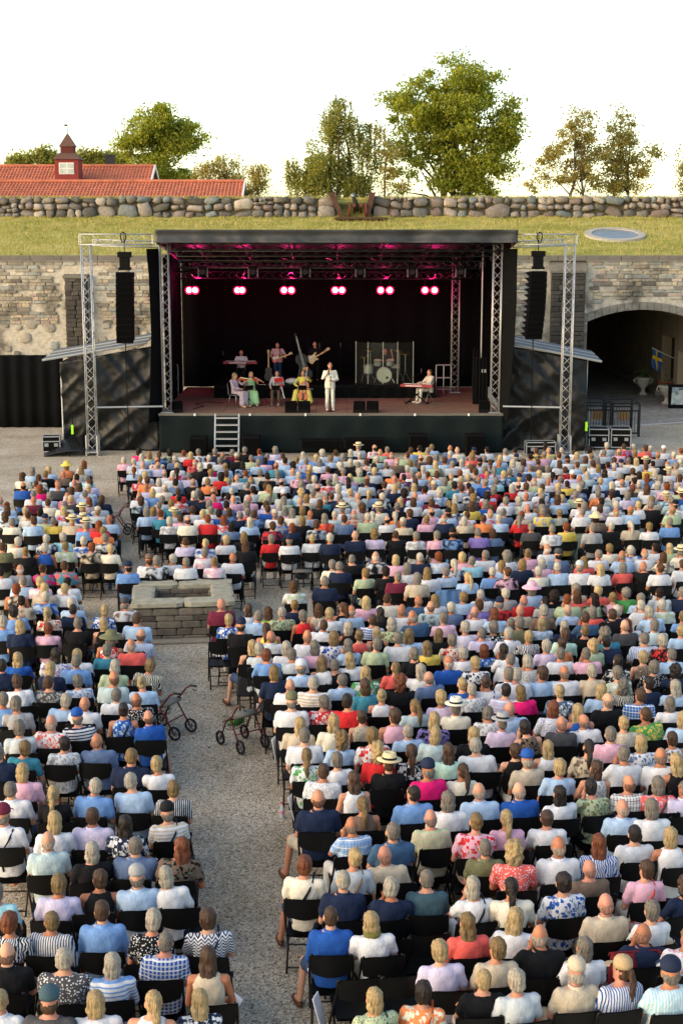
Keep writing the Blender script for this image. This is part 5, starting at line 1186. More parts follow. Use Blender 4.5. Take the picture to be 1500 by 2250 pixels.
for i, (px, py, h, g) in enumerate(people):
    sc = RNG.uniform(.91, .985); zs = (sc+.03)*RNG.uniform(.97, 1.02); c = PZ(px, py, 1.2*zs+.012); yaw = yaw_at(c.x)+R(RNG.uniform(-6, 6))
    male = h[0] in 'sbxCF'; B = 'M' if male else 'F'; pose = RNG.choice([0, 0, 0, 1, 2, 3, 3])
    pose = LEGS.get((px, py), pose); hc = HCOL[h[1]]; skin = RNG.choice(SKINS)
    hk = {'C': 'b', 'F': 's', 'H': 'o', 'x': 'b'}.get(h[0], h[0])
    if h[0] == 'x': hc = tuple(.75*a+.25*b for a, b in zip(skin, HCOL['g']))
    if h[0] == 'b': hc = tuple(.3*a+.7*b for a, b in zip(skin, hc))
    if male and h[0] == 'C' and h[1] == 'r' and g[0] == 'L': hk = 'p'
    loc = Vector((c.x+.045*math.sin(yaw)*0, c.y+.045, 0))
    tc = COL[g[1]]; lowc = lin(RNG.choice(['#20242e', '#2c3547', '#1b1c1f', '#a79c88', '#3b4a63', '#cfcbc3']))
    if i >= NIND:
        far_people.append((loc, yaw, sc, B, g, tc, hk, hc, skin, h, lowc)); continue
    L, Rr, F = neighbours(i); nm = hat_text(h, g); bl_ = block(px, py)
    gl = lambda j: gname(people[j][3])
    cands = []
    if L is not None and Rr is not None: cands += ['%s between %s and %s' % (nm, gl(L), gl(Rr)), '%s between %s and %s, %s block' % (nm, gl(L), gl(Rr), bl_)]
    if L is not None and F is not None: cands += ['%s right of %s, behind %s' % (nm, gl(L), gl(F))]
    if Rr is not None and F is not None: cands += ['%s left of %s, behind %s' % (nm, gl(Rr), gl(F))]
    if Rr is not None: cands += ['%s left of %s, %s block' % (nm, gl(Rr), bl_)]
    if L is not None: cands += ['%s right of %s, %s block' % (nm, gl(L), bl_)]
    third = 'lower' if py > 1850 else 'middle' if py > 1500 else 'upper'
    cands += ['%s, %s part of the %s block' % (nm, third, bl_), '%s, %s block, %d percent across and %d percent down the photo' % (nm, bl_, px/15, py/22.5)]
    lab = uniq(cands)
    b = put('person', body_mesh(B, pose, 0), None, loc, (R(RNG.gauss(0, 1.6)), R(RNG.gauss(0, 2.4)), yaw+R(RNG.gauss(0, 5))), skin, (sc*RNG.uniform(.94, 1.07)*(1 if male else .96), sc, zs))
    tag(b, lab, 'person', 'seated audience'); ORG[b.name] = loc
    s = put('shirt', top_mesh(B, pose, g[0]), b, color=tc)
    if len(g) > 2:
        s.material_slots[0].link = 'OBJECT'; s.material_slots[0].material = fabric(g[2], COL[g[3]])
    if male and len(g) < 3 and (g[0] == 'L' or RNG.random() < .5): put('collar', collar_mesh(), b, color=[min(1, q*1.12) for q in tc])
    put('trousers', low_mesh(B, 'shorts' if pose > 3 or RNG.random() > .75 else 'trousers', pose), b, color=lowc)
    extras(b, px, py, hr_=Vector(seated(pose)['head']))
    J = seated(pose); hr = Vector(J['head']); ry = J.get('yaw', 0)
    if hk: put('hair', hair_mesh(hk), b, hr, (J.get('nod', 0), 0, ry), hc, RNG.uniform(.98, 1.06))
    if h[0] in 'CFH':
        o = put('hat', hat_mesh(h[0]), b, hr+Vector((0, 0, .018)), (R(-4), 0, ry), HATC[h[2]], 1.06)
        if h[0] == 'F': put('hat_band', band_mesh(), o, color=lin('#17171a'))
    PERS.append((b, px, py, g, lab))
    short = lab.replace('person in ', ''); ct = uniq(['black folding chair of ' + short, 'folding chair of ' + short, 'chair of ' + short])
    chair((loc.x, loc.y, 0), yaw, ct)
# ---- procedural rows of the front section
def in_front(px, py):
    if py > 1150-max(0, px-700)*.03: return False
    if px > 268+(py-1000)*.43: return True
    if py > 1028 and px < 200+(py-1020)*.36 and (px > 52 or py > 1090): return True
    return False
taken = [(p[0], p[1]) for p in people]
cols_ = ['wh']*14+['lb']*8+['cr', 'cr', 'gb', 'lg', 'lg', 'la', 'gn', 'bb', 'nv', 'nv', 'nv', 'bk', 'bk', 'bk', 'pk', 'pk', 'rd', 'co', 'be', 'be', 'cr', 'cr', 'gn', 'gn', 'la', 'gy', 'ch', 'tl', 'ac', 'or', 'hp', 'bl', 'nb', 'mr', 'ye', 'br', 'lg', 'gb']
hts = ['s']*7+['b']*3+['x']*2+['k']*7+['o']*4+['l']*4+['p']*2+['u', 'c', 'c', 'u', 'C']*2+['F']
hcs = ['w']*5+['g']*7+['y']*3+['d']*4+['r']*6+['n']*4+['a']
D = 31.0; row = 0
while D < 46.5:
    x = -12.5+RNG.uniform(0, .4)
    while x < 12:
        xx = x+RNG.gauss(0, .05); yy = D+xx*.045*(1 if xx > 0 else .5)+RNG.gauss(0, .12); x += .465+RNG.uniform(-.03, .05)
        v = Vector((xx, yy, 1.17))-Vector((0, 0, CH))
        zc = v.y*CT-v.z*ST; px = 750+FPX*v.x/zc; py = 1125+FPX*(-(v.z*CT+v.y*ST))/zc
        if px < -15 or px > 1515 or not in_front(px, py) or py < 984-(8 if px > 700 else 0): continue
        if any(abs(px-a) < 13 and abs(py-b_) < 9 for a, b_ in taken) or RNG.random() < .03: continue
        taken.append((px, py))
        hh = RNG.choice(hts); g = ['T', RNG.choice(cols_)]
        if RNG.random() < .22: g += [RNG.choice(['fl', 'fl', 'sh', 'pl', 'dt']), RNG.choice(['wh', 'nv', 'bb', 'rd', 'gy'])]
        h = [hh, RNG.choice(hcs)] + ([RNG.choice(['nv', 'wh', 'be', 'bk'])] if hh == 'C' else ['st'] if hh in 'FH' else [])
        male = hh in 'sbxCF'
        far_people.append((Vector((xx, yy, 0)), yaw_at(xx)+R(RNG.uniform(-8, 8)), RNG.uniform(.90, .98), 'M' if male else 'F', g, COL[g[1]], {'C': 'b', 'F': 's', 'H': 'o', 'x': None}.get(hh, hh), HCOL[h[1]], RNG.choice(SKINS), h, lin('#262a33')))
    D += .70
def npmesh(me, tris=None):
    if tris:
        c = me.copy(); c.materials.clear(); n = sum(len(p.vertices)-2 for p in c.polygons)
        me = bake(c, [('DECIMATE', dict(ratio=min(1, tris/n)))])
    V = np.array([tuple(v.co) for v in me.vertices]); me.calc_loop_triangles()
    return V, np.array([tuple(t.vertices) for t in me.loop_triangles])
NPC = {}
def npl(key, me, tris):
    if key not in NPC: NPC[key] = npmesh(me, tris)
    return NPC[key]
class Crowd:
    def __init__(s): s.V = []; s.F = []; s.C = []; s.n = 0
    def add(s, vf, M, c, pat=None):
        V, F_ = vf; W = V @ np.array(M.to_3x3()).T + np.array(M.translation)
        cc = np.tile(np.array(list(c)+[1.0]), (len(V), 1))
        if pat is not None:
            k = noise_hash(V*9); cc[k, :3] = pat
        s.V.append(W); s.F.append(F_+s.n); s.C.append(cc); s.n += len(V)
    def build(s, name, m):
        V = np.concatenate(s.V); F_ = np.concatenate(s.F); C = np.concatenate(s.C)
        me = bpy.data.meshes.new(name); me.from_pydata(V.tolist(), [], F_.tolist())
        a = me.color_attributes.new('col', 'FLOAT_COLOR', 'POINT'); a.data.foreach_set('color', C.ravel())
        me.polygons.foreach_set('use_smooth', [True]*len(me.polygons)); me.materials.append(m); return put(name, me)
def noise_hash(V):
    q = np.sin(V[:, 0]*2.1+V[:, 2]*3.3)+np.sin(V[:, 0]*-3.7+V[:, 1]*2.9+1)+np.sin(V[:, 2]*4.9+V[:, 1]*3.1)
    return q > .5
m_, tt, b_, N = nodes_of('crowd_cloth'); at = mk(tt, 'VertexColor', layer_name='col')
nn = tex_noise(tt, mk(tt, 'NewGeometry').outputs['Position'], 14, 4, .65)
tt.links.new(mixc(tt, 1, at.outputs[0], ramp(tt, nn.outputs[0], [(.3, .7), (.65, 1)]).outputs[0], 'MULTIPLY'), b_.inputs['Base Color']); b_.inputs['Roughness'].default_value = .85; b_.inputs['Specular IOR Level'].default_value = .2
bump(tt, b_, nn.outputs[0], .4, .03); CROWDM = m_
cw = Crowd(); ch = Crowd()
CHV = [npl(('chair', k), CP[k], None) for _, k in CNM]
for (loc, yaw, sc, B, g, tc, hk, hc, skin, h, lowc) in far_people:
    pose = RNG.choice([0, 0, 1, 3, 2]); M = Matrix.Translation(loc) @ Matrix.Rotation(yaw, 4, 'Z') @ Matrix.Diagonal((sc, sc, sc, 1))
    cw.add(npl(('b', B, pose), body_mesh(B, pose, 0), 420), M, skin)
    cw.add(npl(('t', B, pose, g[0]), top_mesh(B, pose, g[0]), 320), M, tc, COL[g[3]] if len(g) > 2 else None)
    cw.add(npl(('l', B), low_mesh(B, 'trousers'), 140), M, lowc)
    J = seated(pose); HM = M @ Matrix.Translation(J['head']) @ Matrix.Rotation(J.get('yaw', 0), 4, 'Z')
    if hk: cw.add(npl(('h', hk), hair_mesh(hk), 240), HM, hc)
    if h[0] in 'CFH':
        cw.add(npl(('hat', h[0]), hat_mesh(h[0]), None), HM @ Matrix.Translation((0, 0, .02)), HATC[h[2]])
        if h[0] == 'F': cw.add(npl('band', band_mesh(), None), HM @ Matrix.Translation((0, 0, .02)), (.01, .01, .01))
    CM = Matrix.Translation(loc) @ Matrix.Rotation(yaw, 4, 'Z') @ Matrix.Diagonal((1, 1, .93, 1))
    for vf in CHV: ch.add(vf, CM, (.006, .006, .007))
print('individuals', len(PERS), 'joined', len(far_people), 'tris', sum(len(f) for f in cw.F), sum(len(f) for f in ch.F))
o = cw.build('crowd', CROWDM); tag(o, 'dense seated crowd in the rows nearest the stage', 'crowd', kind='stuff')
o = ch.build('chair_rows', CHBLK); tag(o, 'rows of black folding chairs under the crowd near the stage', 'chairs', kind='stuff')
# empty chairs seen between the people
for px, py, lb in ((847, 2078, 'empty black folding chair right of the green scarf person'), (930, 2066, 'empty black folding chair with its seat showing beside the lavender top'), (778, 2162, 'empty black folding chair at the aisle near the bottom'), (873, 2156, 'empty black folding chair behind the two empty ones near the bottom'), (482, 1417, 'empty black folding chair standing out in the aisle')):
    c = PZ(px, py, .82); chair((c.x, c.y+.26, 0), yaw_at(c.x)+R(4), lb, 'empty chairs')
# ============================================================ MUSICIANS AND INSTRUMENTS
SHOE = objmat('shoe', .5, 20, .1, 0)
def standing():
    J = dict(pelvis=(0, 0, .95), chest=(0, -.01, 1.36), neck=(0, 0, 1.48), head=(0, .03, 1.63))
    for s, k in (('L', -1), ('R', 1)):
        J['sh'+s] = (k*.182, -.01, 1.40); J['el'+s] = (k*.25, -.03, 1.12); J['wr'+s] = (k*.22, .12, .92); J['hp'+s] = (k*.09, 0, .93); J['kn'+s] = (k*.1, .02, .5); J['an'+s] = (k*.115, 0, .09)
    return J
def at_stage(px, py, z):
    p = PZ(px, py, z); return p
def musician(label, loc, yaw, J, hair, hc, top, topc, lower, lowc, shoe, skin='#c78f74', bw=1.0, sc=1.0, pat=None, pat2=None, jacket=False, lowpat=None):
    sk, tp, lw = human(J, bw, top, lower, belly=.01)
    if jacket: tp = tp + [('l', [((J['pelvis'][0], J['pelvis'][1], J['pelvis'][2]-.13), .195*bw, .145), (Vector(J['pelvis']), .19*bw, .142), (Vector(J['pelvis'])+Vector((0, 0, .15)), .175*bw, .13)])]
    b = put('person', blob('person', sk, SKIN, .0115, 2, 5000), None, loc, (0, 0, yaw+math.pi), lin(skin), sc)
    tag(b, label, 'person', 'musicians on the stage'); ORG[b.name] = Vector(loc)
    s = put('jacket' if jacket else 'shirt', blob('shirt', tp, PLAIN, .018, 2, 1800, .008, 9), b, color=lin(topc))
    if pat: s.material_slots[0].link = 'OBJECT'; s.material_slots[0].material = fabric(pat, lin(pat2))
    l = put('skirt' if lower == 'dress' else 'trousers', blob('trousers', lw, PLAIN, .018, 2, 1500, .012, 7), b, color=lin(lowc))
    if lowpat: l.material_slots[0].link = 'OBJECT'; l.material_slots[0].material = fabric(lowpat, lin(pat2))
    hd = Vector(J['head']); rot = (J.get('nod', 0), 0, J.get('yaw', 0)); M = Euler(rot).to_matrix()
    if hair: put('hair', hair_mesh(hair), b, hd, rot, HCOL[hc], 1.02)
    for k in (-1, 1):
        put('eye', lib('eye', lambda: MB().ell((0, 0, 0), (.011, .007, .008), 8).mesh('eye', mat('eye_dark', '#1d1512', .3), True)), b, hd+M @ Vector((k*.031, .088, .008)), rot)
        a = J['an'+('L' if k < 0 else 'R')]; tv = Vector(J.get('toe'+('L' if k < 0 else 'R'), (0, .16, -.05)))
        q = MB(); e = Vector(a); q.ell(e+tv*.55+Vector((0, 0, -.02)), (.048, .14, .045), 10, Vector((0, 1, 0)).rotation_difference(Vector((tv.x, tv.y, 0)).normalized()).to_matrix()); put('shoe', q.mesh('shoe', SHOE, True), b, color=lin(shoe))
    put('mouth', lib('mouth', lambda: MB().ell((0, 0, 0), (.022, .006, .006), 8).mesh('mouth', mat('lip', '#8a4340', .5), True)), b, hd+M @ Vector((0, .087, -.062)), rot)
    return b
def W(b, v):                                  # local point of a musician in the world
    M = Matrix.Rotation(b.rotation_euler[2], 3, 'Z'); return Vector(b.location) + M @ (Vector(v)*b.scale[0])
ORANGE = mat('violin_varnish', '#a8501c', .3, var=.3, scale=6, spec=.6); EBONY = mat('ebony', '#17120f', .4)
def fiddle(name, label, o, up, face, L, m, group=None):
    """violin family: o = lower end of the body, up = along the neck, face = out of the belly; L = body length"""
    up = Vector(up).normalized(); face = Vector(face); face = (face-up*face.dot(up)).normalized(); sx = up.cross(face)*-1
    M = Matrix((sx, -face, up)).transposed(); t = thing(name, o, label, 'instrument', group)
    out = [(.0, 0), (.17, .01), (.27, .1), (.29, .24), (.23, .36), (.165, .47), (.17, .58), (.22, .68), (.235, .78), (.19, .92), (.08, 1.0)]
    poly = [(x*L, z*L) for x, z in out] + [(-x*L, z*L) for x, z in reversed(out[1:])]
    q = MB(); q.prism(poly, .12*L, Vector(o), M); bd_ = q.build('body', m, t, bevel=.03*L)
    q = MB(); q.box(Vector(o)+M @ Vector((0, -.1*L, 1.1*L)), (.07*L, .05*L, .95*L), M); q.build('fingerboard', EBONY, t)
    q = MB(); q.tube([Vector(o)+M @ Vector((0, -.04*L, .95*L)), Vector(o)+M @ Vector((0, -.06*L, 1.6*L))], .035*L, 8); q.build('neck', m, t)
    q = MB(); q.ell(Vector(o)+M @ Vector((0, -.04*L, 1.68*L)), (.05*L, .06*L, .1*L), 10, M); q.build('scroll', m, t, smooth=True)
    q = MB(); q.box(Vector(o)+M @ Vector((0, -.12*L, .42*L)), (.14*L, .02*L, .1*L), M); q.build('bridge', mat('maple', '#c9a066', .5), t)
    q = MB()
    for k in (-1.5, -.5, .5, 1.5): q.tube([Vector(o)+M @ Vector((k*.025*L, -.1*L, .12*L)), Vector(o)+M @ Vector((k*.03*L, -.175*L, .42*L)), Vector(o)+M @ Vector((k*.012*L, -.12*L, 1.62*L))], .003, 4)
    st_ = q.build('strings', mat('string', '#c9c5bb', .4, .5), t); st_['kind'] = 'stuff'
    q = MB(); q.box(Vector(o)+M @ Vector((0, -.1*L, .2*L)), (.06*L, .04*L, .26*L), M); q.build('tailpiece', EBONY, t)
    return t
def bow(a, b, label):
    t = thing('bow', a, label, 'bow'); q = MB(); q.tube([a, Vector(a).lerp(b, .5)+Vector((0, 0, .012)), b], .006, 6); q.build('stick', mat('bow_wood', '#5a2e1a', .4), t)
    q = MB(); q.tube([Vector(a)+Vector((0, 0, -.03)), Vector(b)+Vector((0, 0, -.02))], .004, 5); q.build('hair', WHITE, t)
def music_stand(p, label, h=1.05, yaw=0):
    t = thing('music_stand', p, label, 'music stand', 'music stands'); p = Vector(p); M = Matrix.Rotation(yaw, 3, 'Z')
    q = MB(); q.tube([p+Vector((0, 0, .3)), p+Vector((0, 0, h))], .014, 6); q.build('pole', BLK, t)
    for k in range(3):
        a = k*2.1+.5; q = MB(); q.tube([p+Vector((0, 0, .35)), p+Vector((.28*math.cos(a), .28*math.sin(a), .01))], .012, 6); q.build('leg', BLK, t)
    q = MB(); q.box(p+Vector((0, 0, h+.08)), (.32, .02, .2), M @ Matrix.Rotation(R(25), 3, 'X')); q.build('desk', BLK, t)
    q = MB(); q.box(p+Vector((0, .03, h+.1)), (.28, .008, .18), M @ Matrix.Rotation(R(25), 3, 'X')); q.build('sheet', WHITE, t)
def mic_stand(p, h, label, tip=None):
    t = thing('mic_stand', p, label, 'microphone stand', 'microphone stands'); p = Vector(p)
    q = MB(); q.lathe([(.14, 0), (.14, .015), (.02, .03), (.012, .04), (.012, h)], p, 14); q.build('pole', BLK, t)
    e = p+Vector((0, 0, h))
    if tip is not None:
        q = MB(); q.tube([e, Vector(tip)], .01, 6); q.build('boom', BLK, t); e = Vector(tip)
    q = MB(); q.tube([e, e+Vector((.0, .03, .12))], .018, 8); q.ell(e+Vector((0, .035, .14)), .03, 10); q.build('microphone', mat('mic_grille', '#3a3a3c', .4, .6), t)
# singer
p = at_stage(725, 902, SZ); J = standing(); J.update(elR=(.26, .03, 1.17), wrR=(.10, .19, 1.40), hdR=(-.35, .3, .85), huR=(0, 1, 0), elL=(-.27, .02, 1.13), wrL=(-.07, .23, 1.10), hdL=(.9, .3, .1), curl=.9, nod=R(-3))
sg = musician('person singing into a hand microphone in a cream suit and white shoes', p, R(4), J, 's', 'a', 'L', '#d6d3c4', 'trousers', '#cfd0c2', '#dedcd5', bw=1.0, sc=1.04, jacket=True)
t = thing('hand_microphone', W(sg, (.06, .24, 1.50)), 'black hand microphone held by the singer', 'microphone'); o = ORG[t.name]
q = MB(); q.tube([o+Vector((0, .0, -.2)), o], .017, 8); q.build('handle', BLK, t)
q = MB(); q.ell(o+Vector((0, 0, .03)), .03, 10); q.build('grille', mat('mic_grille', '#3a3a3c'), t)
mic_stand(W(sg, (0, .30, 0)), 1.15, 'straight black microphone stand in front of the singer')
# front row, seated
def sit(): return seated(0)
def stage_chair(loc, rz, label):
    t = thing('stage_chair', loc, label, 'chair', 'chairs of the musicians', rz); CHR = mat('chrome_tube', '#a9a9a6', .3, .8)
    for s in (-.2, .2):
        q = MB(); q.tube([(s, .2, 0), (s, .17, .44), (s, -.2, .46), (s*.95, -.27, .9)], .013, 6); put('frame', q.mesh('frame', CHR, True), t)
        q = MB(); q.tube([(s, -.24, 0), (s, -.12, .44)], .013, 6); put('leg', q.mesh('leg', CHR, True), t)
    q = MB(); q.box((0, 0, .47), (.42, .42, .05)); put('seat', q.mesh('seat', CLOTH), t)
    q = MB(); q.box((0, -.25, .78), (.40, .04, .34), (R(-8), 0, 0)); put('backrest', q.mesh('backrest', CLOTH), t)
p = at_stage(519, 893, SZ); J = sit(); J.update(elL=(-.24, .12, .86), wrL=(-.2, .36, 1.02), hdL=(.2, .9, .2), elR=(.26, .1, .76), wrR=(.12, .3, .72), yaw=R(12))
v1 = musician('person playing violin in a long white and mauve striped dress', p, R(52), J, 'l', 'y', 'L', '#cdb9c2', 'dress', '#d6c8cc', '#c9a383', bw=.86, sc=.98, pat='sh', pat2='#8d6f86', lowpat='sh')
stage_chair(p, R(52)+math.pi, 'chair with grey metal frame under the violinist in the striped dress')
vb = W(v1, (-.07, .08, 1.1)); ve = W(v1, (-.2, .40, 1.06)); fiddle('violin', 'orange violin held by the person in the striped dress', vb, ve-vb, (.2, -.5, .8), .36, ORANGE, 'violins'); bow(W(v1, (.1, .34, .74)), W(v1, (-.45, .55, .78)), 'bow held low by the violinist in the striped dress')
p = at_stage(553, 890, SZ); J = sit(); J.update(elL=(-.24, .12, .86), wrL=(-.2, .34, 1.0), hdL=(.2, .9, .2), elR=(.26, .1, .76), wrR=(.08, .28, .70), yaw=R(10))
v2 = musician('person with a violin in a long pale green sleeveless dress', p, R(12), J, 'l', 'y', 'S', '#9ccb94', 'dress', '#a5d39a', '#c9a383', bw=.86, sc=.98)
stage_chair(p, R(12)+math.pi, 'chair under the violinist in the pale green dress')
vb = W(v2, (-.06, .1, 1.08)); ve = W(v2, (-.24, .38, 1.0)); fiddle('violin', 'orange violin held by the person in the green dress', vb, ve-vb, (.2, -.6, .7), .37, ORANGE, 'violins'); bow(W(v2, (.08, .3, .72)), W(v2, (.5, .5, .95)), 'bow held up by the violinist in the green dress')
p = at_stage(609, 888, SZ); J = sit(); J.update(elL=(-.26, .08, .78), wrL=(-.17, .3, .78), elR=(.27, .04, .76), wrR=(.2, .28, .66), nod=R(-12))
m3 = musician('person in a pale shirt and brown trousers seated behind a red music book', p, R(-6), J, 's', 'n', 'L', '#b9b4b2', 'trousers', '#5a4a3f', '#9a9894', bw=1.0, sc=1.0)
stage_chair(p, R(-6)+math.pi, 'chair under the person with the red music book')
t = thing('music_book', W(m3, (-.12, .36, .86)), 'red and grey music book held before the seated musician', 'book'); o = ORG[t.name]
q = MB(); q.box(o+Vector((0, 0, .12)), (.34, .02, .18), (R(10), R(-8), 0)); q.build('red_cover', mat('red_card', '#a81f22', .6), t)
q = MB(); q.box(o+Vector((-.02, 0, -.06)), (.32, .02, .18), (R(10), R(-4), 0)); q.build('page', mat('grey_card', '#6d6f6d', .7), t)
t = thing('clarinet', W(m3, (-.24, .36, .62)), 'clarinet with red keys hanging from the hand of the seated musician', 'clarinet'); o = ORG[t.name]
q = MB(); q.tube([o+Vector((-.04, 0, .22)), o+Vector((.08, 0, -.28)), o+Vector((.1, 0, -.34))], [.016, .018, .035], 8); q.build('tube', mat('white_paint', '#d8d8d4'), t)
q = MB(); q.ell(o+Vector((-.02, -.03, .16)), (.06, .03, .06), 8); q.build('key_work', mat('red_card', '#a81f22'), t)
p = at_stage(666, 888, SZ); J = sit(); J.update(knL=(-.30, .36, .53), knR=(.30, .36, .53), anL=(-.27, .38, .09), anR=(.27, .38, .09), elL=(-.30, .12, .92), wrL=(-.2, .33, 1.1), elR=(.32, .12, .8), wrR=(.2, .38, .74), hdR=(-.7, .5, 0))
v4 = musician('person playing the cello in a yellow dress', p, R(-4), J, 'u', 'd', 'L', '#c9c25c', 'dress', '#cdc766', '#3a2c22', bw=.92, sc=1.0)
stage_chair(p, R(-4)+math.pi, 'chair under the cellist in yellow')
vb = W(v4, (-.02, .48, .22)); ve = W(v4, (-.16, .22, 1.25)); fiddle('cello', 'orange cello between the knees of the person in yellow', vb, ve-vb, (0, -1, .2), .74, mat('cello_varnish', '#c4692a', .3, var=.3, scale=4, spec=.6))
q = MB(); q.tube([vb, vb-(ve-vb).normalized()*.22], .008, 6)
q.build('spike', ALU, bpy.data.objects['cello'])
bow(W(v4, (.18, .42, .74)), W(v4, (-.45, .55, .66)), 'bow drawn across the cello')
for px, py, lb, y in ((548, 893, 'before the violinist in green', .2), (606, 893, 'before the person with the red book', 0), (665, 893, 'before the cellist', 0)):
    music_stand(at_stage(px, py+2, SZ), 'black music stand ' + lb, .68, y)
music_stand(at_stage(577, 890, SZ), 'low black tripod stand between the violinists and the seated reader', .62)
# back row on the riser
def on_riser(px, D): p = PD(px, 800, D); p.z = RZ; return p
KR = mat('keyboard_red', '#8e1f2c', .4); KEYS = mat('piano_keys', '#d5d3cb', .4)
def keyboard(c, yaw, label, w=1.25, h=.82):
    t = thing('keyboard', c, label, 'keyboard', 'red keyboards'); c = Vector(c); M = Matrix.Rotation(yaw, 3, 'Z')
    q = MB(); q.box(c+Vector((0, 0, h)), (w, .34, .1), M); q.build('case', KR, t, bevel=.012)
    for k in range(24):
        q = MB(); q.box(c+M @ Vector((-w*.44+w*.88*(k+.5)/24, .10, h+.056)), (w*.88/24-.004, .14, .012), M); q.build('key', KEYS, t)
    q = MB(); q.box(c+M @ Vector((-.1, -.176, h)), (w*.5, .008, .03), M); q.build('badge_strip', WHITE, t)
    for s in (-1, 1):
        q = MB(); q.tube([c+M @ Vector((-s*.42, s*.1, .02)), c+M @ Vector((s*.34, s*.1, h-.06))], .025, 6); q.build('stand_leg', BLK, t)
        q = MB(); q.tube([c+M @ Vector((-s*.42, -.22, .02)), c+M @ Vector((-s*.42, .22, .02))], .025, 6); q.build('stand_foot', BLK, t)
p = on_riser(530, 58.8); J = sit(); J.update(elL=(-.26, .1, .78), wrL=(-.2, .36, .84), elR=(.26, .1, .78), wrR=(.2, .36, .84), nod=R(-14))
musician('person in a white shirt playing the keyboard at the back left', p, 0, J, 'b', 'g', 'T', '#cfcdd2', 'trousers', '#1b1c1f', '#1b1c1f', bw=1.05)
keyboard(on_riser(528, 58.2), 0, 'red keyboard at the back left of the stage', 1.38, .86)
t = thing('keyboard_stool', p, 'round black stool of the back left keyboard player', 'stool', 'stools'); o = ORG[t.name]
def stool(t, o):
    q = MB(); q.lathe([(.001, .42), (.17, .42), (.18, .45), (.17, .48), (.001, .48)], o, 16); q.build('seat', BLK, t)
    for k in range(3):
        q = MB(); q.tube([o+Vector((0, 0, .4)), o+Vector((.22*math.cos(k*2.1), .22*math.sin(k*2.1), .01))], .013, 6); q.build('leg', mat('chrome_tube', '#a9a9a6'), t)
stool(t, o)
def guitar(name, label, o, along, face, L, m, pg, horns=1.0):
    up = Vector(along).normalized(); face = Vector(face); face = (face-up*face.dot(up)).normalized(); sx = up.cross(face)*-1
    M = Matrix((sx, -face, up)).transposed(); t = thing(name, o, label, 'guitar'); o = Vector(o)
    out = [(0, 0), (.2, .02), (.36, .12), (.38, .28), (.28, .46), (.26, .6), (.34, .8), (.33, .98), (.24, .96), (.14, .78), (.06, .74)]
    poly = [(x*L, z*L) for x, z in out]+[(-.06*L, .74*L), (-.14*L, .76*L), (-.22*L, .86*L), (-.30*L, .86*L), (-.32*L, .74*L), (-.26*L, .58*L), (-.3*L, .44*L), (-.38*L, .28*L), (-.36*L, .12*L), (-.2*L, .02*L)]
    q = MB(); q.prism(poly, .1*L, o, M); q.build('body', m, t, bevel=.02)
    q = MB(); q.prism([(x*.7*L-.02*L, z*.66*L+.12*L) for x, z in out[1:]]+[(-.05*L, .66*L), (-.12*L, .3*L)], .012, o+M @ Vector((0, -.056*L, 0)), M); q.build('pickguard', pg, t)
    q = MB(); q.box(o+M @ Vector((0, -.05*L, 1.2*L)), (.11*L, .06*L, 1.2*L), M); q.build('neck', mat('maple', '#c9a066'), t)
    q = MB(); q.box(o+M @ Vector((.03*L, -.04*L, 1.93*L)), (.17*L, .05*L, .34*L), M); hs = q.build('headstock', mat('maple', '#c9a066'), t)
    for k in range(4):
        q = MB(); q.ell(o+M @ Vector((.14*L, -.04*L, (1.82+.07*k)*L)), .018, 6); q.build('tuner', ALU, hs)
    for z in (.34, .52):
        q = MB(); q.box(o+M @ Vector((0, -.07*L, z*L)), (.17*L, .02*L, .05*L), M); q.build('pickup', EBONY, t)
    return t
p = on_riser(610, 58.7); J = standing(); J.update(head=(0, .07, 1.60), nod=R(-20), elR=(.31, -.02, 1.13), wrR=(.10, .21, 1.04), hdR=(-.9, .1, -.2), elL=(-.36, -.02, 1.16), wrL=(-.30, .22, 1.08), hdL=(-.6, .4, .3), curl=.9)
gp = musician('person in a pink shirt playing a red electric guitar', p, R(-4), J, None, 'p', 'T', '#c79a9c', 'trousers', '#223650', '#1b1c1f', bw=1.18, sc=.95)
a = W(gp, (.22, .2, .98)); e = W(gp, (-.5, .2, 1.22)); guitar('electric_guitar', 'red electric guitar with a white guard at the back of the stage', a, e-a, (0, -1, .15), .42, mat('guitar_red', '#b3161c', .25, var=.1), WHITE)
q = MB(); q.tube([W(gp, (-.12, .16, 1.1)), W(gp, (-.13, .14, 1.34)), W(gp, (-.09, .02, 1.47)), W(gp, (.1, -.14, 1.3))], .022, 6); put_ = q.build('strap', mat('strap', '#4a4148', .8), bpy.data.objects['electric_guitar'])
p = on_riser(692, 58.9); J = standing(); J.update(head=(0, .06, 1.61), nod=R(-14), elR=(.30, -.02, 1.14), wrR=(.12, .22, 1.05), hdR=(-.9, .1, -.3), elL=(-.38, .08, 1.2), wrL=(-.44, .26, 1.3), hdL=(-.3, .3, .8), curl=.9)
bp = musician('person in black playing a pale bass guitar', p, R(-8), J, 's', 'n', 'L', '#121316', 'trousers', '#0f1012', '#111111', bw=1.05, sc=.97)
a = W(bp, (.26, .22, .9)); e = W(bp, (-.6, .24, 1.4)); guitar('bass_guitar', 'pale wooden bass guitar with a long neck held by the person in black', a, e-a, (0, -1, .15), .50, mat('ash_wood', '#c9a878', .4), mat('cream_guard', '#d5cfbf', .4))
vb = on_riser(668, 58.5)+Vector((.1, 0, .12)); fiddle('double_bass', 'dark double bass leaning on a stand behind the cellist', vb, PD(648, 735, 58.6)-vb, (.2, -1, .1), 1.12, mat('bass_varnish', '#1f1a17', .4))
t = thing('guitar_stand', on_riser(590, 58.3), 'spare guitar on a stand left of the red guitar player', 'guitar'); o = ORG[t.name]
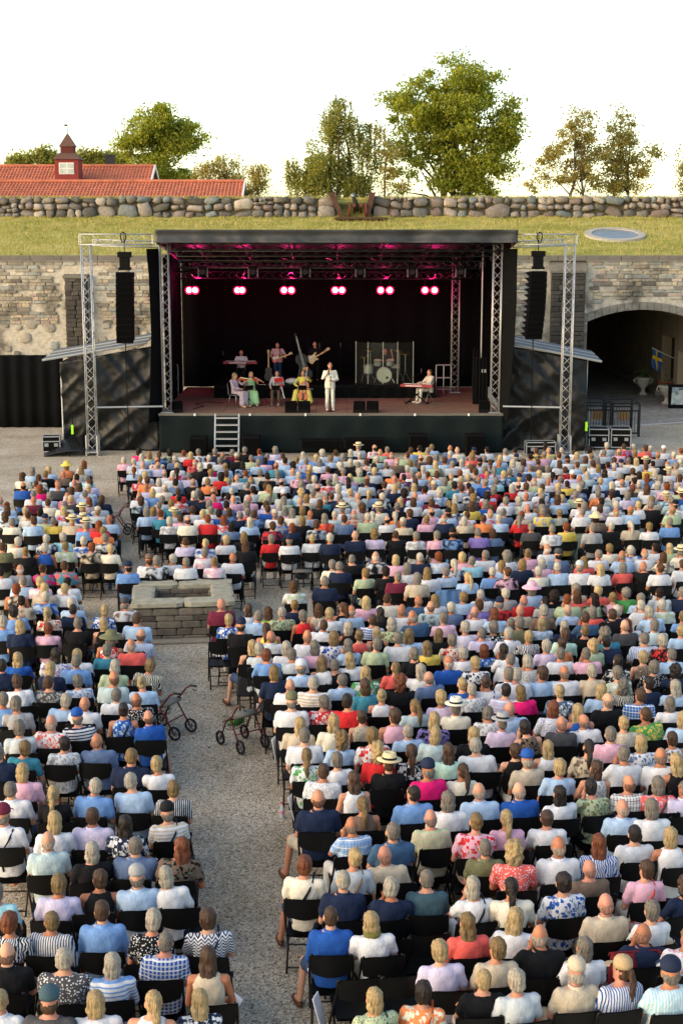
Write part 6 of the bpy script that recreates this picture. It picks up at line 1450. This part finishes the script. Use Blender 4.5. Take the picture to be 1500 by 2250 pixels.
q = MB(); q.prism([(0, .1), (.16, .14), (.18, .3), (.12, .45), (.14, .58), (.05, .66), (-.05, .66), (-.14, .58), (-.12, .45), (-.18, .3), (-.16, .14)], .07, o); q.build('guitar_body', mat('dark_guitar', '#3a342c', .35), t)
q = MB(); q.box(o+Vector((0, -.02, .95)), (.05, .03, .62)); q.box(o+Vector((0, -.02, 1.3)), (.09, .03, .14)); q.build('guitar_neck', mat('maple', '#c9a066'), t)
for s in (-.18, .18):
    q = MB(); q.tube([o+Vector((0, .1, .7)), o+Vector((s, -.1, .01))], .013, 6); q.build('stand_leg', BLK, t)
# drums behind clear screens
dc = on_riser(845, 59.0)
t = thing('drum_kit', dc, 'silver drum kit with a cream bass drum behind clear screens', 'drum kit'); CHRM = mat('chrome_tube', '#a9a9a6'); SHELL = mat('drum_shell', '#b9bbb8', .3, .3, var=.2); SKN = mat('drum_skin', '#d8d3bf', .6, var=.05)
def drum(c, r, d, M, nm):
    q = MB(); q.lathe([(r, -d/2), (r, d/2)], c, 28, M, cap=False); dr = q.build(nm, SHELL, t, smooth=True)
    for s in (-1, 1):
        q = MB(); q.lathe([(r*1.0, s*d/2), (r*1.05, s*d/2), (r*1.05, s*(d/2-.03)), (r, s*(d/2-.03))], c, 28, M, cap=False); q.build('hoop', CHRM, dr)
        q = MB(); q.lathe([(.001, s*(d/2-.006)), (r, s*(d/2-.006))], c, 28, M); q.build('skin', SKN, dr)
MX = Matrix.Rotation(R(90), 3, 'X')
bc = dc+Vector((-.04, -.35, .32)); drum(bc, .30, .42, MX, 'bass_drum')
q = MB(); q.lathe([(.001, .216), (.055, .216)], bc+Vector((.12, 0, -.1)), 16, MX); q.build('port_hole', EBONY, t)
for x, z, r in ((-.30, .80, .15), (.22, .80, .16)): drum(dc+Vector((x, -.1, z)), r, .22, Matrix.Rotation(R(15), 3, 'X'), 'tom')
drum(dc+Vector((-.68, .05, .52)), .2, .36, Matrix.Identity(3), 'floor_tom'); drum(dc+Vector((.42, .2, .62)), .18, .14, Matrix.Identity(3), 'snare')
for x, y, z, r in ((-.85, 0, 1.02, .2), (-.6, -.1, 1.3, .22), (.6, -.1, 1.28, .22), (.85, .1, 1.15, .24)):
    q = MB(); q.lathe([(.001, .03), (.04, .025), (r, 0)], dc+Vector((x, y, z)), 20, Matrix.Rotation(R(10), 3, 'X')); q.build('cymbal', mat('brass', '#6d5a30', .35, .8), t, smooth=True)
    q = MB(); q.tube([dc+Vector((x, y, z)), dc+Vector((x, y, .35))], .012, 6); q.build('cymbal_stand', CHRM, t)
    for k in range(3):
        q = MB(); q.tube([dc+Vector((x, y, .4)), dc+Vector((x+.22*math.cos(k*2.1), y+.22*math.sin(k*2.1), .01))], .011, 6); q.build('stand_leg', CHRM, t)
for s in (-1, 1):
    q = MB(); q.tube([bc+Vector((s*.28, -.1, -.05)), bc+Vector((s*.42, -.2, -.31))], .014, 6); q.build('spur', CHRM, t)
p = on_riser(846, 59.7); J = sit(); J.update(elL=(-.32, .1, .86), wrL=(-.26, .2, 1.18), hdL=(.1, .2, 1), elR=(.28, .12, .8), wrR=(.14, .38, .86))
musician('person in black drumming behind the clear screens', p, 0, J, 's', 'r', 'T', '#16171a', 'trousers', '#141518', '#111111', bw=1.05)
t = thing('drum_stool', p, 'round black stool of the drummer', 'stool', 'stools'); stool(t, ORG[t.name])
m_, tt, b_, N = nodes_of('clear_screen'); b_.inputs['Base Color'].default_value = (.9, .93, .9, 1); b_.inputs['Roughness'].default_value = .06
tp = mk(tt, 'BsdfTransparent'); tp.inputs[0].default_value = (.9, .93, .9, 1); gl_ = mk(tt, 'BsdfGlossy'); gl_.inputs['Roughness'].default_value = .08; fr_ = mk(tt, 'Fresnel'); fr_.inputs[0].default_value = 1.5
df = mk(tt, 'BsdfDiffuse'); df.inputs[0].default_value = (.5, .5, .45, 1); mx0 = mk(tt, 'MixShader', i_0=.015); tt.links.new(tp.outputs[0], mx0.inputs[1]); tt.links.new(df.outputs[0], mx0.inputs[2])
mx1 = mk(tt, 'MixShader'); mx1.inputs[0].default_value = .025; tt.links.new(mx0.outputs[0], mx1.inputs[1]); tt.links.new(gl_.outputs[0], mx1.inputs[2]); tt.links.new(mx1.outputs[0], tt.nodes['Material Output'].inputs[0]); CLEAR = m_
xs_ = [PD(a, 800, 58.1).x for a in (782, 808, 841, 873, 908)]; yy = [58.5, 58.1, 58.0, 58.05, 58.4]; zt = PD(800, 753, 58.1).z
t = thing('drum_screen', (xs_[2], 58, RZ), 'row of clear plastic screens around the drums', 'screen')
for k in range(4):
    a, b2_ = Vector((xs_[k], yy[k], RZ)), Vector((xs_[k+1], yy[k+1], RZ)); d = (b2_-a).normalized()*.012
    q = MB(); q.add([a+d, b2_-d, b2_-d+Vector((0, 0, zt-RZ)), a+d+Vector((0, 0, zt-RZ))], [(0, 1, 2, 3)]); q.build('pane', CLEAR, t, solid=.008)
for k in range(5):
    q = MB(); q.tube([(xs_[k], yy[k], RZ), (xs_[k], yy[k], zt+.03)], .018, 6); q.build('hinge_post', mat('clear_edge', '#a9aa9c', .3), t)
# right keyboard player
p = at_stage(941, 886, SZ)+Vector((0, .2, 0)); J = sit(); J.update(elL=(-.24, .1, .78), wrL=(-.16, .38, .78), elR=(.25, .1, .78), wrR=(.16, .38, .78), nod=R(-4))
k2 = musician('person in a cream jacket playing the red keyboard at the right', p, R(-62), J, 's', 'a', 'L', '#cbc0b4', 'trousers', '#c2bcae', '#c9c5bb', bw=1.02, jacket=True)
t = thing('keyboard_stool', p, 'black stool with splayed legs under the right keyboard player', 'stool', 'stools'); stool(t, ORG[t.name])
keyboard(W(k2, (0, .52, 0)), R(-62)+R(45), 'red keyboard at the right of the stage before the person in cream', 1.30, .70)
mic_stand(W(k2, (.5, .5, 0)), .95, 'boom microphone stand at the right keyboard', W(k2, (.05, .3, 1.18)))
mic_stand(on_riser(498, 58.0), 1.3, 'tall microphone stand left of the back keyboard', PD(490, 781, 58.0))
mic_stand(on_riser(702, 58.0), 1.5, 'tall microphone stand beside the bass guitar player')
mic_stand(on_riser(748, 58.1), 1.5, 'thin microphone stand between the bass player and the drums')
# rails and racks at the stage sides
def rail(pa, pb, y0, y1, D, label):
    a, b2_ = PD(pa, y0, D), PD(pb, y1, D); t = thing('steel_rail', (a.x, D, SZ), label, 'railing', 'grey side rails')
    for z in (a.z, (a.z+b2_.z)/2, b2_.z+.05):
        q = MB(); q.tube([(a.x, D, z), (b2_.x, D, z)], .03, 6); q.build('bar', ALU, t)
    for x in (a.x, (a.x+b2_.x)/2, b2_.x):
        q = MB(); q.tube([(x, D, a.z), (x, D, SZ)], .025, 6); q.build('post', ALU, t)
rail(958, 990, 802, 858, 59.4, 'grey metal railing right of the drums at the back of the stage'); rail(374, 392, 802, 858, 58.5, 'grey metal railing behind the left stage tower')
t = thing('cable_rack', PD(1055, 880, 55.5), 'tall black equipment rack with hanging cables at the right side of the stage', 'rack'); o = ORG[t.name]; o.z = SZ; t.location = o
q = MB(); q.box(o+Vector((0, .2, .9)), (.55, .5, 1.8)); q.build('cabinet', BLK, t, bevel=.01)
for k in range(5):
    q = MB(); q.tube([o+Vector((-.3+.12*k, -.1, 2.2-.1*k)), o+Vector((-.34+.14*k, -.14, 1.0)), o+Vector((-.3+.12*k, -.12, .02))], .025, 6); q.build('cable', BLK, t)
q = MB(); q.tube([o+Vector((0, .1, 1.8)), o+Vector((.0, .1, 6.0))], .03, 6); q.build('mast', ALU, t)
q = MB(); q.box(o+Vector((.12, -.07, 1.3)), (.2, .02, .12)); q.build('paper_label', WHITE, t)
q = MB(); cpts = [PZ(425, 898, SZ+.012), PZ(448, 893, SZ+.012), PZ(430, 887, SZ+.012), PZ(452, 883, SZ+.012), PZ(490, 885, SZ+.012)]; q.tube(cpts, .012, 6); q.build('stage_cable', BLK, label='thin black cable curling on the stage floor at the left', cat='cable')
q = MB(); c = PZ(637, 862, RZ); q.ell(Vector((c.x, 58.2, RZ+.1)), (.32, .2, .13), 12); q.build('white_cloth', WHITE, label='crumpled white cloth on the riser behind the seated reader', cat='cloth', smooth=True)
# ============================================================ COURTYARD OBJECTS
ws = thing('stone_well', PZ(410, 1412, 0), 'low rectangular stone well with pale cap slabs standing between the audience blocks', 'well')
fa, fb = PZ(296, 1412, 0), PZ(512, 1405, 0); WZ = .70; ex = (fb-fa).normalized(); ey = Vector((-ex.y, ex.x, 0)); WL_ = (fb-fa).length; WDp = 1.85; TH_ = .38
LICH = stone_mat('lichen_block', spots=False); CB = [rough_box(k+20, j=.05) for k in range(6)]
for me in CB: me.materials.append(LICH)
core = MB(); OW = ORG[ws.name]
def wp(a, b_, z): return fa+ex*a+ey*b_+Vector((0, 0, z))
for (a0, a1, b0, b1) in ((0, WL_, 0, TH_), (0, WL_, WDp-TH_, WDp), (0, TH_, TH_, WDp-TH_), (WL_-TH_, WL_, TH_, WDp-TH_)):
    core.box((wp((a0+a1)/2, (b0+b1)/2, WZ/2)), (a1-a0-.05, b1-b0-.05, WZ-.02), Matrix.Rotation(math.atan2(ex.y, ex.x), 3, 'Z'))
core.build('core', mat('dark_mortar', '#39352f'), ws)
rzw = math.atan2(ex.y, ex.x)
def course(a0, a1, b_, axis):
    z = .0; k = 0
    while z < WZ-.03:
        h = min(rnd.uniform(.10, .15), WZ-z); a = a0-(rnd.uniform(0, .2) if k % 2 else 0); k += 1
        while a < a1:
            l = rnd.uniform(.28, .62); s, e = max(a, a0), min(a+l, a1); a += l
            if e-s < .06: continue
            c = wp((s+e)/2, b_, z+h/2) if axis == 'x' else wp(b_, (s+e)/2, z+h/2)
            put('block', rnd.choice(CB), ws, c-OW, (0, 0, rzw+(0 if axis == 'x' else R(90))), tone(rnd.choice(['#6d6558', '#7d7566', '#5f584d', '#85796a', '#746a5e']), .8, 1.1), ((e-s)*.985, .12, h*.94))
        z += h
course(0, WL_, .04, 'x'); course(TH_, WL_-TH_, WDp-TH_-.0, 'x'); course(0, WDp, .04, 'y'); course(0, WDp, WL_-.04, 'y'); course(TH_, WDp-TH_, TH_, 'y'); course(TH_, WDp-TH_, WL_-TH_, 'y')
for (a0, a1, b0, b1) in ((-.05, WL_*.5, -.05, TH_+.02), (WL_*.5+.01, WL_+.05, -.05, TH_+.02), (-.05, WL_*.45, WDp-TH_-.02, WDp+.05), (WL_*.45+.01, WL_+.05, WDp-TH_-.02, WDp+.05), (-.05, TH_+.02, TH_+.03, WDp-TH_-.03), (WL_-TH_-.02, WL_+.05, TH_+.03, WDp-TH_-.03)):
    put('cap_slab', CB[rnd.randrange(6)], ws, wp((a0+a1)/2, (b0+b1)/2, WZ+.045)-OW, (0, 0, rzw), tone('#a09a86', .92, 1.08), (a1-a0, b1-b0, .11))
q = MB(); q.box(wp(WL_/2, WDp/2, .06), (WL_-TH_*2-.1, WDp-TH_*2-.1, .1), Matrix.Rotation(rzw, 3, 'Z')); q.build('well_floor', mat('dark_mortar', '#39352f'), ws)
q = MB(); q.box(wp(WL_/2, WDp/2-.05, .03), (WL_+.3, WDp+.35, .06), Matrix.Rotation(rzw, 3, 'Z')); q.build('foot_slab', mat('kerb_stone', '#8c8679'), ws, bevel=.02)
# wheeled walkers
RFRM = mat('walker_red', '#5e1420', .35, .3, var=.1); TYRE = mat('rubber', '#1a1a1a')
def walker(loc, rz, label, m, bag=None, basket=True):
    t = thing('wheeled_walker', loc, label, 'walker', 'wheeled walkers', rz)
    P = lambda nm, q, m__, par=t: put(nm, q.mesh(nm, m__, True), par)
    for s in (-.26, .26):
        q = MB(); q.tube([(s, .3, .13), (s, .12, .5), (s, -.05, .6), (s, -.24, .84), (s, -.36, .9)], .016, 6); P('frame', q, m)
        q = MB(); q.tube([(s, -.3, .13), (s, -.02, .56)], .016, 6); P('frame', q, m)
        q = MB(); q.tube([(s, -.32, .89), (s, -.46, .9)], .02, 8); P('handle', q, TYRE)
        q = MB(); q.tube([(s*.9, -.38, .84), (s*.9, -.47, .82)], .008, 6); P('brake_lever', q, BLK)
        for y in (.32, -.32):
            q = MB(); Mx = Matrix.Rotation(R(90), 3, 'Y'); q.lathe([(.1, -.018), (.125, -.02), (.132, 0), (.125, .02), (.1, .018), (.1, -.018)], (s, y, .133), 20, Mx)
            w_ = P('wheel', q, TYRE); q = MB(); q.lathe([(.001, -.02), (.03, -.02), (.03, .02), (.001, .02)], (s, y, .13), 10, Mx)
            for k in range(6): q.tube([(s, y, .13), (s, y+.1*math.cos(k*1.05), .13+.1*math.sin(k*1.05))], .009, 5)
            P('rim', q, mat('grey_plastic', '#5a5a5c'), w_)
    q = MB(); q.box((0, .0, .6), (.5, .26, .03)); P('seat', q, mat('walker_seat', '#6d675c', .7))
    q = MB(); q.tube([(-.26, .1, .5), (.26, .1, .5)], .012, 6); P('crossbar', q, m)
    q = MB(); q.tube([(-.26, -.18, .32), (.26, -.18, .32)], .012, 6); P('crossbar', q, m)
    if basket:
        q = MB()
        for z in (.32, .42, .52):
            q.tube([(-.2, .08, z), (.2, .08, z), (.2, .32, z), (-.2, .32, z), (-.2, .08, z)], .005, 4)
        for k in range(9):
            x = -.2+.05*k; q.tube([(x, .08, .52), (x, .08, .32), (x, .32, .32), (x, .32, .52)], .004, 4)
        P('wire_basket', q, BLK)
    if bag:
        q = MB(); q.ell((0, .2, .42), (.17, .1, .1), 12); P('bag', q, mat('bag_'+bag[0], bag[1], .7))
    t.scale = (.88,)*3
    return t
def gp_(px, py): return PZ(px, py, 0)
walker(gp_(533, 1640), R(38), 'dark red wheeled walker with a green bag in its basket at the aisle', RFRM, ('green', '#5d9a52'))
walker(gp_(370, 1612), R(62), 'dark red wheeled walker on the left side of the aisle', RFRM)
walker(gp_(258, 1172), R(95), 'dark red wheeled walker beside the far left block', RFRM, None)
walker(gp_(664, 1305), R(6), 'black wheeled walker with pale handles behind the front block', BLK, ('black', '#17181a'), False)
t = thing('shopping_bag', gp_(548, 1566), 'black bag with two white spots hanging beside the red walker', 'bag'); o = ORG[t.name]
q = MB(); q.prism([(-.22, 0), (.22, 0), (.17, .34), (.04, .52), (-.06, .52), (-.18, .34)], .2, o+Vector((0, 0, .3))); q.build('pouch', mat('bag_dark', '#1d1a1f', .7), t, bevel=.04)
for dx in (.02, .1):
    q = MB(); q.lathe([(.001, 0), (.05, 0), (.05, .012), (.001, .012)], o+Vector((dx, -.105, .45)), 14, MX); q.build('spot', WHITE, t)
q = MB(); q.tube([o+Vector((-.1, 0, .8)), o+Vector((-.06, 0, 1.0)), o+Vector((.08, 0, 1.0)), o+Vector((.1, 0, .8))], .012, 6); q.build('strap', mat('bag_dark', '#1d1a1f'), t)
c = gp_(620, 1797); t = thing('water_bottle', c, 'small clear water bottle with a pink cap standing on the gravel', 'bottle')
q = MB(); q.lathe([(.032, 0), (.034, .02), (.034, .13), (.014, .18), (.012, .2)], c, 14); q.build('bottle_body', mat('bottle_plastic', '#c4ccd0', .2), t, smooth=True)
q = MB(); q.lathe([(.0345, .06), (.0345, .11)], c, 14); q.build('bottle_label', mat('pink_paper', '#d88fa0', .6), t)
q = MB(); q.lathe([(.015, .2), (.015, .225), (.001, .225)], c, 12); q.build('cap', mat('pink_cap', '#d1305f', .4), t)
def sheet(px, py, z, w, h, label, m, cat, tilt=12, rz=0, drape=0):
    c = PZ(px, py, z); q = MB(); M = Matrix.Rotation(yaw_at(c.x)+R(rz), 3, 'Z') @ Matrix.Rotation(R(-tilt), 3, 'X')
    q.grid(lambda u, v: c+M @ Vector(((u-.5)*w*(1+drape*.25*(1-v)), .03*math.sin(u*7+v*3)*drape-.015*math.sin(u*19)*drape, (v-.5)*h)), 14, 10)
    if drape: q.grid(lambda u, v: c+M @ Vector(((u-.5)*w, .10*v, h*.5-.06*v*v+.01)), 14, 4)
    q.build(name_of(cat), m, label=label, cat=cat, smooth=True, solid=.012)
def name_of(c): return {'towel': 'towel', 'jacket': 'jacket', 'paper': 'paper_sign'}[c]
def cloth_mat(n, c): return mat(n, c, .9, var=.2, scale=8, bumps=.3, bscale=14)
sheet(52, 1425, .66, .30, .36, 'white towel over the chair back behind the navy top', cloth_mat('towel_white', '#d5d8da'), 'towel', drape=.6)
sheet(1256, 1207, .50, .62, .72, 'grey green hooded jacket hanging on a chair in the last row of the front block', cloth_mat('jacket_sage', '#7f8a78'), 'jacket', drape=1)
sheet(1397, 2148, .72, .5, .5, 'dark red jacket hanging on a chair back near the bottom right', cloth_mat('jacket_red', '#6e121c'), 'jacket', drape=1)
sheet(985, 1320, .72, .5, .42, 'blue jacket over a chair back behind the checked shirt', cloth_mat('jacket_blue', '#4f6f96'), 'jacket', drape=1)
PAPER = mat('paper', '#d8dae0', .8, var=.04)
for k, (px, py, ti, lb) in enumerate(((646, 2012, 20, 'beside the cream top at the aisle'), (692, 2155, 15, 'beside the royal blue shirt at the aisle'), (703, 2222, 15, 'lowest one at the right side of the aisle'), (503, 2222, 40, 'lowest one at the left side of the aisle'), (606, 1645, 10, 'beside the white shirt by the walker'), (645, 1775, 15, 'beside the dotted shirt at the aisle'), (480, 1437, 5, 'on the empty chair in the aisle'))):
    sheet(px, py, .38, .16, .34, 'white paper sign hanging on a chair, ' + lb, PAPER, 'paper', ti, 70 if px > 600 else -60)

bpy.data.scenes.remove(BSC)
